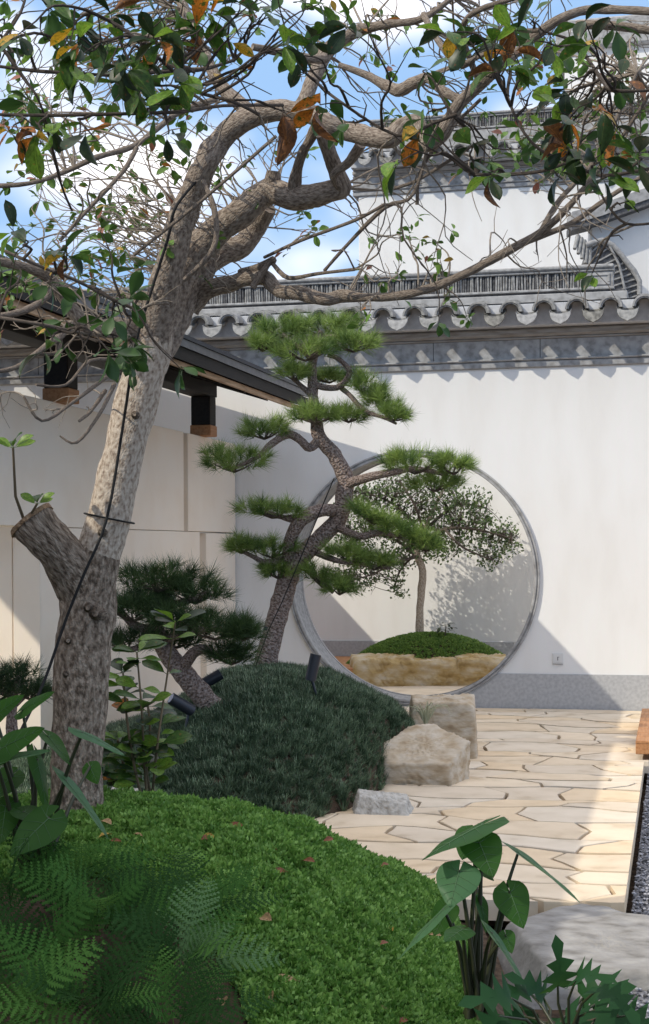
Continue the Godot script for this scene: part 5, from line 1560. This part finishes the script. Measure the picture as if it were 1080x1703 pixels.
func court_tree() -> void:
	var zc := 17.1
	var base := at(698, 1060, zc)
	var t := thing("courtyard_tree", "slender small-leaved tree on the mossy hill seen through the moon gate", "tree", base)
	var b := MB.new()
	var q := px_branch([[698, 1066, zc, 7], [699, 1010, zc, 6.5], [703, 950, zc, 6.5], [694, 922, zc, 6], [702, 890, zc, 4], [720, 850, zc, 3], [740, 810, zc, 2]], 4)
	for k in q[0].size(): q[0][k] -= base
	b.tube(q[0], q[1], 9, true, wob, 0.25)
	part("trunk", b.mesh(M.bark), t)
	var tips := []
	for br: Array in [[[697, 930, 0, 4], [670, 905, 0.1, 3], [630, 890, 0.1, 2], [590, 900, 0.1, 1.5]], [[700, 900, 0, 3.5], [680, 860, 0, 2.5], [640, 830, 0, 2], [600, 820, 0, 1.2]], [[700, 905, 0, 3.5], [740, 880, -0.2, 3], [790, 880, -0.2, 2], [850, 895, -0.2, 1.2]], [[708, 880, 0, 3], [760, 840, 0.2, 2.2], [810, 845, 0.2, 1.5]], [[698, 925, 0, 3], [660, 935, -0.3, 2], [620, 955, -0.3, 1.5], [585, 965, -0.3, 1]], [[705, 885, 0, 3], [690, 840, -0.3, 2], [665, 800, -0.3, 1.5]], [[740, 880, -0.2, 2.5], [770, 910, -0.4, 2], [815, 930, -0.4, 1.2]], [[690, 922, 0, 2.5], [665, 950, 0.2, 1.8], [655, 985, 0.2, 1]]]:
		var l := []
		for p: Array in br: l.append([p[0], p[1], zc + p[2], p[3]])
		q = px_branch(l, 4)
		b = MB.new()
		for k in q[0].size(): q[0][k] -= base
		b.tube(q[0], q[1], 6, true)
		part("branch", b.mesh(M.dark_bark), t)
		for k in range(3, q[0].size()): tips.append(q[0][k])
	var tw := MB.new()
	var where := []; var cols := []
	var clumps := [[590, 850, 40, 45], [630, 830, 50, 45], [680, 815, 55, 35], [735, 820, 50, 40], [780, 850, 45, 45], [825, 890, 40, 40], [845, 900, 22, 26], [760, 890, 55, 40], [700, 870, 60, 40], [640, 885, 55, 35], [590, 905, 45, 40], [620, 945, 50, 25], [665, 925, 40, 25], [570, 960, 28, 20], [660, 975, 18, 26], [815, 930, 28, 20], [725, 920, 40, 20], [600, 975, 30, 14]]
	for c: Array in clumps:
		var n := int(c[2] * c[3] * 0.085)
		for k in n:
			var e := rvec() * pow(rng.randf(), 0.45)
			var o := at(c[0] + e.x * c[2], c[1] + e.y * c[3], zc + e.z * 0.36) - base
			if k % 3 == 0: grow_twig(tw, tips, o, 0.0022)
			for j in 3:
				where.append(tf_dir(o + rvec() * 0.035, (rvec() + Vector3.UP * 0.3).normalized(), rvec(), rng.randf_range(0.036, 0.056)))
				cols.append(Color(0.045, 0.095, 0.03).lerp(Color(0.17, 0.235, 0.09), rng.randf()))
	part("twigs", tw.mesh(M.dark_bark), t).set_meta("kind", "stuff")
	many("small_leaves", leaf_mesh(M.leaf_tint, 1.0, 0.5, 0.1, 0.2), where, t, cols)
	# little plant beside it
	base = at(741, 1086, 16.9)
	t = thing("small_shrub", "little leafy seedling on the mossy hill right of the courtyard tree", "shrub", base)
	b = MB.new()
	b.tube([Vector3.ZERO, at(740, 1065, 16.9) - base, at(742, 1042, 16.9) - base], [0.012, 0.01, 0.006], 6)
	part("stem", b.mesh(M.dark_bark), t)
	var lf := leaf_mesh(M.leaf_dark, 1.0, 0.34, 0.3, 0.2)
	for k in 26:
		var g := TAU * k / 26.0
		part("leaf", lf, t, null, tf_dir(at(741 + rng.randf_range(-10, 10), 1046 + rng.randf_range(-8, 6), 16.9) - base, R * cos(g) + B * sin(g) + Vector3.UP * rng.randf_range(-0.2, 0.6), Vector3.UP, rng.randf_range(0.07, 0.11)))

# ------------------------------------------------------------------ foreground plants
func taro(t: Node3D, list: Array, root: Vector3) -> void:
	# [attach px, py, depth, tip px, py, depth, width as share of length, normal, pale?]
	var base := t.position
	var k := 0
	for l: Array in list:
		var a := at(l[0], l[1], l[2]); var e := at(l[3], l[4], l[5])
		var d := e - a
		var ln := d.length()
		var nrm: Vector3 = l[7]
		var mm := taro_mesh(M.taro_pale if l.size() > 8 and l[8] else M.taro_leaf, ln, ln * l[6], 0.10 if k % 2 else -0.14, 0.022)
		var tf := tf_dir(a - base, d, nrm)
		var lf := part("leaf", mm[0], t, null, tf)
		part("vein", mm[1], lf).set_meta("kind", "stuff")
		var b := MB.new()
		var r0 := root - base + Vector3(rng.randf_range(-0.035, 0.035), 0, rng.randf_range(-0.035, 0.035))
		var p := r0.lerp(a - base, 0.55) + Vector3.UP * 0.10 * (a - root).length() + (a - root).cross(Vector3.UP) * 0.03
		var s := spline([r0, p, a - base], [0.0085, 0.0062, 0.004], 6)
		b.tube(s[0], s[1], 7)
		part("stalk", b.mesh(M.taro_stem), t)
		k += 1
func plants() -> void:
	var fc := B                       # facing the camera
	var up := Vector3.UP
	var root := at(790, 1690, 4.35)
	var t := thing("taro_plant", "tall arrow-leaved plant with dark stalks standing in front of the paved path", "plant", root)
	taro(t, [
		[805, 1370, 4.35, 698, 1416, 4.2, 0.62, (up - fc * 0.02 - R * 0.25)], [797, 1400, 4.3, 822, 1456, 4.22, 1.05, (fc + up * 0.35 + R * 0.2)], [764, 1448, 4.25, 748, 1506, 4.18, 1.15, (fc + up * 0.4 - R * 0.3), true],
		[862, 1418, 4.35, 972, 1490, 4.25, 0.40, (up * 0.9 + R * 0.55 + fc * 0.02), true], [848, 1482, 4.3, 872, 1543, 4.25, 0.95, (fc + up * 0.25 + R * 0.1)], [842, 1555, 4.28, 852, 1585, 4.25, 0.9, (fc * 0.6 + up * 0.5)],
		[738, 1512, 4.3, 656, 1586, 4.2, 0.40, (up * 0.85 - R * 0.6 + fc * 0.02), true], [818, 1552, 4.2, 880, 1632, 4.1, 0.42, (up * 0.7 + R * 0.65 + fc * 0.08), true], [785, 1385, 4.5, 770, 1425, 4.4, 0.8, (up * 0.6 + fc * 0.7)],
		[800, 1500, 4.35, 812, 1550, 4.3, 0.55, (fc + R * 0.8)], [770, 1545, 4.2, 742, 1560, 4.1, 0.7, (up + fc * 0.35)], [745, 1510, 4.4, 722, 1555, 4.35, 0.8, (fc * 0.8 + up * 0.5)], [800, 1448, 4.4, 822, 1462, 4.35, 0.5, (up + fc * 0.4)]], root)
	root = at(55, 1480, 4.3)
	t = thing("taro_plant", "cluster of dark arrow-leaved plants at the left edge before the big trunk", "plant", root)
	taro(t, [
		[38, 1180, 4.3, 84, 1146, 4.2, 0.38, (up * 0.5 + fc * 0.6)], [-8, 1190, 4.3, 36, 1154, 4.25, 0.55, (up * 0.5 + fc * 0.7)], [0, 1246, 4.2, 66, 1206, 4.1, 0.55, (up * 0.5 + fc * 0.6)], [-6, 1268, 4.2, 80, 1238, 4.1, 0.42, (up * 0.9 + fc * 0.3), true],
		[138, 1218, 4.2, 212, 1248, 4.1, 0.40, (up * 0.75 + R * 0.35 + fc * 0.15), true], [80, 1224, 4.3, 120, 1266, 4.2, 0.45, (up * 0.7 + fc * 0.3 + R * 0.4)], [82, 1360, 4.1, 16, 1420, 4.0, 0.75, (up * 0.6 + fc * 0.75)], [110, 1298, 4.2, 190, 1386, 4.1, 0.34, (up * 0.8 + R * 0.6), true],
		[62, 1262, 4.25, 86, 1348, 4.15, 0.4, (fc * 0.5 + R * 0.7)], [20, 1290, 4.3, -20, 1330, 4.2, 0.7, (up * 0.5 + fc * 0.8)], [150, 1275, 4.6, 162, 1302, 4.55, 0.85, (fc + up * 0.2)], [40, 1350, 4.2, 90, 1372, 4.1, 0.55, (up + fc * 0.3)], [10, 1340, 4.25, 0, 1400, 4.15, 0.7, (fc + up * 0.4)]], root)
	# sapling right of the trunk
	var base := at(252, 1335, 5.7)
	t = thing("leafy_sapling", "young sapling with oval green leaves right of the big trunk", "sapling", base)
	var lm := []
	for c: String in ["leaf_green", "leaf_light", "leaf_dark", "leaf_orange"]:
		lm.append(leaf_mesh(M[c], 1.0, 0.50, 0.15, 0.2))
	for st: Array in [[[252, 1340], [262, 1240], [276, 1140], [292, 1035]], [[246, 1340], [240, 1260], [236, 1180], [228, 1085]], [[240, 1340], [225, 1280], [212, 1200], [205, 1120]], [[256, 1340], [244, 1280], [250, 1220], [246, 1170]], [[235, 1340], [215, 1300], [200, 1250], [196, 1230]]]:
		var l := []
		for p: Array in st: l.append([p[0], p[1], 5.7 - rng.randf() * 0.1, lerpf(1.2, 2.6, clampf((p[1] - 1035) / 300.0, 0, 1))])
		var q := px_branch(l, 6)
		var b := MB.new()
		for k in q[0].size(): q[0][k] -= base
		b.tube(q[0], q[1], 6)
		part("stem", b.mesh(M.twig_stem), t)
		var n: int = q[0].size()
		for k in range(4, n):
			if k < n - 1 and rng.randf() < 0.22: continue
			for j in (5 if k == n - 1 else 2):
				var g := rng.randf() * TAU
				var d := R * cos(g) + B * sin(g) * 0.8 + Vector3.UP * rng.randf_range(-0.1, 0.6)
				var kind := 1 if rng.randf() < 0.42 else (2 if rng.randf() < 0.3 else 0)
				if rng.randf() < 0.03: kind = 3
				part("leaf", lm[kind], t, null, tf_dir(q[0][k], d, Vector3.UP + rvec() * 0.3 + B * 0.5, rng.randf_range(0.07, 0.14)))
	# ferns
	var fr := []
	for k in 5: fr.append(frond_mesh([M.fern_leaf, M.fern_dark, M.fern_dark, M.fern_bright, M.fern_silver][k], 0.42, [0.20, 0.19, 0.21, 0.19, 0.20][k], [0.45, 0.6, 0.3, 0.5, 0.5][k], 200 + k))
	var spots := [[60, 1590, 3.85, 15, "leftmost dark fern at the bottom of the mossy mound"], [170, 1530, 4.0, 15, "feathery fern overlapping the left slope of the mossy mound"], [300, 1600, 3.85, 15, "silvery fern reaching furthest right over the moss"], [150, 1665, 3.6, 14, "dark fern at the bottom edge, between the leftmost and the silvery one"], [320, 1510, 4.2, 9, "small fern with upright fronds high on the moss"], [290, 1700, 3.6, 14, "shaded fern at the bottom edge under the silvery one"], [20, 1490, 4.1, 11, "fern below the arrow-leaved plants at the left edge"], [0, 1690, 3.55, 12, "fern in the bottom left corner"], [100, 1450, 4.3, 8, "little fern between the arrow-leaved plants and the moss"]]
	for s: Array in spots:
		var o := at(s[0], s[1], s[2])
		t = thing("fern", s[4], "fern", o, "ferns on the mossy mound")
		for k in s[3]:
			var g: float = TAU * k / float(s[3]) + rng.randf_range(-0.25, 0.25)
			var d := R * cos(g) + B * sin(g)
			var el := rng.randf_range(0.35, 1.05)
			var y := (d * cos(el) + Vector3.UP * sin(el)).normalized()
			var mi: int = [0, 1, 2, 1, 0, 3][rng.randi() % 6]
			if s[4].begins_with("silvery") and d.dot(R) > -0.2 and rng.randf() < 0.7: mi = 4
			part("frond", fr[mi], t, null, tf_dir(Vector3(0, -0.03, 0) + d * 0.02, y, Vector3.UP + B * 0.7, rng.randf_range(0.42, 0.78)))
	# lobed plant, bottom right
	root = at(930, 1745, 4.0)
	t = thing("lobed_plant", "low plant with deeply lobed dark green leaves in the bottom right corner", "plant", root)
	var lobes := [lobed_mesh(M.lobed_leaf, 1.0), lobed_mesh(M.lobed_leaf, 1.0)]
	for l: Array in [[928, 1640, 940, 1598, 0], [960, 1625, 985, 1612, 0], [880, 1650, 845, 1640, 0], [850, 1660, 815, 1650, 1], [905, 1660, 885, 1625, 0], [990, 1680, 1030, 1700, 1], [1010, 1660, 1060, 1690, 0], [1040, 1690, 1085, 1700, 0], [870, 1690, 815, 1700, 1], [940, 1690, 985, 1705, 1], [900, 1700, 860, 1730, 0], [1000, 1640, 1030, 1655, 0], [970, 1660, 1010, 1640, 0], [950, 1700, 940, 1735, 0], [830, 1690, 800, 1720, 0]]:
		var zc := rng.randf_range(3.85, 4.15)
		var a := at(l[0], l[1], zc) - root; var e := at(l[2], l[3], zc - 0.06) - root
		part("leaf", lobes[l[4]], t, null, tf_dir(a, e - a, Vector3.UP * 0.8 + B * 0.7 + rvec() * 0.3, rng.randf_range(0.095, 0.13)))
		var b := MB.new()
		b.tube([Vector3(rng.randf_range(-0.05, 0.05), 0, 0), a * 0.55 + Vector3.UP * 0.03, a], [0.005, 0.004, 0.003], 6)
		part("stalk", b.mesh(M.taro_stem), t)

func small_things() -> void:
	# garden spotlights
	for q: Array in [[521, 1110, 9.6, Vector3(0.22, 1, 0.0), 0.17, "black garden spotlight standing upright on the grass mound", 1145], [303, 1172, 9.0, Vector3(-0.75, 0.5, 0.3), 0.16, "black garden spotlight lying tilted under the low dark pine", 1200], [352, 1130, 9.6, Vector3(0.8, 0.45, -0.1), 0.14, "garden spotlight with a bluish lens beside the base of the low pine", 1150]]:
		var o := at(q[0], q[1], q[2])
		var foot := at(q[0] + 6, q[6], q[2])
		var t := thing("garden_spotlight", q[5], "spotlight", foot, "spotlights on the grass mound")
		var a: Vector3 = (R * q[3].x + Vector3.UP * q[3].y + B * q[3].z).normalized()
		var c: Vector3 = o - foot
		var h: float = q[4] / 2.0
		var b := MB.new()
		b.tube([c - a * h, c - a * (h - 0.008), c + a * (h - 0.006), c + a * h, c + a * (h + 0.001)], [0.030, 0.036, 0.036, 0.036, 0.031], 20)
		part("barrel", b.mesh(M.black_metal), t)
		b = MB.new()
		b.tube([c + a * (h - 0.02), c + a * (h + (0.0015 if q[3].y < 0.9 else -0.004))], [0.030, 0.030], 20)
		part("lens", b.mesh(M.lens), t)
		b = MB.new()
		b.tube([c - a * h * 0.6 + Vector3.DOWN * 0.02, Vector3(0, -0.05, 0)], [0.010, 0.008], 8)
		part("stake", b.mesh(M.black_metal), t)
	# guy cable of the tall pine
	var t2 := thing("guy_cable", "thin dark guy cable beside the tall pine trunk down to the grass mound", "cable")
	var b2 := MB.new()
	b2.tube([at(556, 795, 10.5), at(470, 1000, 10.45), at(446, 1050, 10.42), at(422, 1118, 10.4)], [0.004, 0.004, 0.004, 0.004], 6)
	part("cable", b2.mesh(M.black_rope), t2)
	b2 = MB.new()
	b2.tube([at(443, 1042, 10.42), at(441, 1048, 10.42)], [0.016, 0.016], 8)
	part("clamp", b2.mesh(M.black_metal), t2)
	# fallen leaves on the moss
	var lm := []
	for c: String in ["fallen_tan", "fallen_red", "fallen_yellow"]:
		lm.append(leaf_mesh(M[c], 1.0, 0.42, 0.25, 0.5))
	var spots := [[160, 1368, 0, 0.085], [162, 1394, 2, 0.06], [240, 1392, 0, 0.05], [410, 1376, 1, 0.06], [332, 1398, 1, 0.045], [362, 1394, 2, 0.05], [466, 1414, 1, 0.07], [500, 1432, 1, 0.06], [480, 1450, 1, 0.06], [535, 1400, 1, 0.05], [432, 1526, 0, 0.075], [500, 1632, 0, 0.085], [456, 1666, 0, 0.06], [372, 1678, 0, 0.075], [628, 1574, 1, 0.05], [614, 1646, 2, 0.07], [650, 1680, 0, 0.06], [680, 1696, 1, 0.05], [632, 1442, 1, 0.05], [650, 1472, 1, 0.045], [540, 1440, 0, 0.05], [710, 1555, 0, 0.055], [655, 1550, 2, 0.045], [205, 1400, 1, 0.04]]
	var fallen := ["flat reddish-brown leaf beside the big trunk, highest of its pair", "small yellow leaf just below the large reddish one by the trunk", "pale curled leaf alone on the moss right of the trunk", "red-brown leaf on the crest of the moss, centre left", "tiny dark red leaf on the moss left of the upright pale yellow one", "upright pale yellow leaf near the crest of the moss", "long red-brown leaf hanging on the right slope under the crest", "dark red leaf in a hollow of the moss, beside a rusty one", "rusty leaf below the dark red one on the right slope", "small reddish leaf at the edge where moss meets the path", "large curled tan leaf in the middle of the moss", "long tan leaf lying right of the silvery fern tips", "round tan leaf below the silvery fern tips", "flat tan leaf near the bottom edge, leftmost of the low ones", "small rusty leaf on the moss left of the arrow-leaved plant", "upright yellow leaf low on the moss left of the arrow-leaved stalks", "tan leaf below the upright yellow one near the bottom edge", "reddish leaf lowest on the right, at the bottom edge", "reddish leaf on the moss rim nearest the paving", "small reddish leaf below the one on the moss rim", "pale curled leaf on the right slope of the moss", "tan leaf close to the arrow-leaved stalks", "yellow scrap of leaf left of the arrow-leaved stalks", "tiny red leaf right of the pale curled one by the trunk"]
	var k := 0
	for s: Array in spots:
		var zc := 3.2
		var p := Vector3.ZERO
		while zc < 7.0:      # where the line of sight meets the moss
			p = at(s[0], s[1], zc)
			var l := lat(p)
			if p.y < moss_h(l.x, l.y) + 0.03: break
			zc += 0.01
		var o := part("fallen_leaf", lm[s[2]], self, null, tf_dir(p, (R * rng.randf_range(-1, 1) + B * rng.randf_range(-1, 1)).normalized() + Vector3.UP * 0.3, Vector3.UP + B * 0.5 + rvec() * 0.4, s[3]))
		tag(o, fallen[k], "leaf", "fallen leaves on the moss")
		k += 1
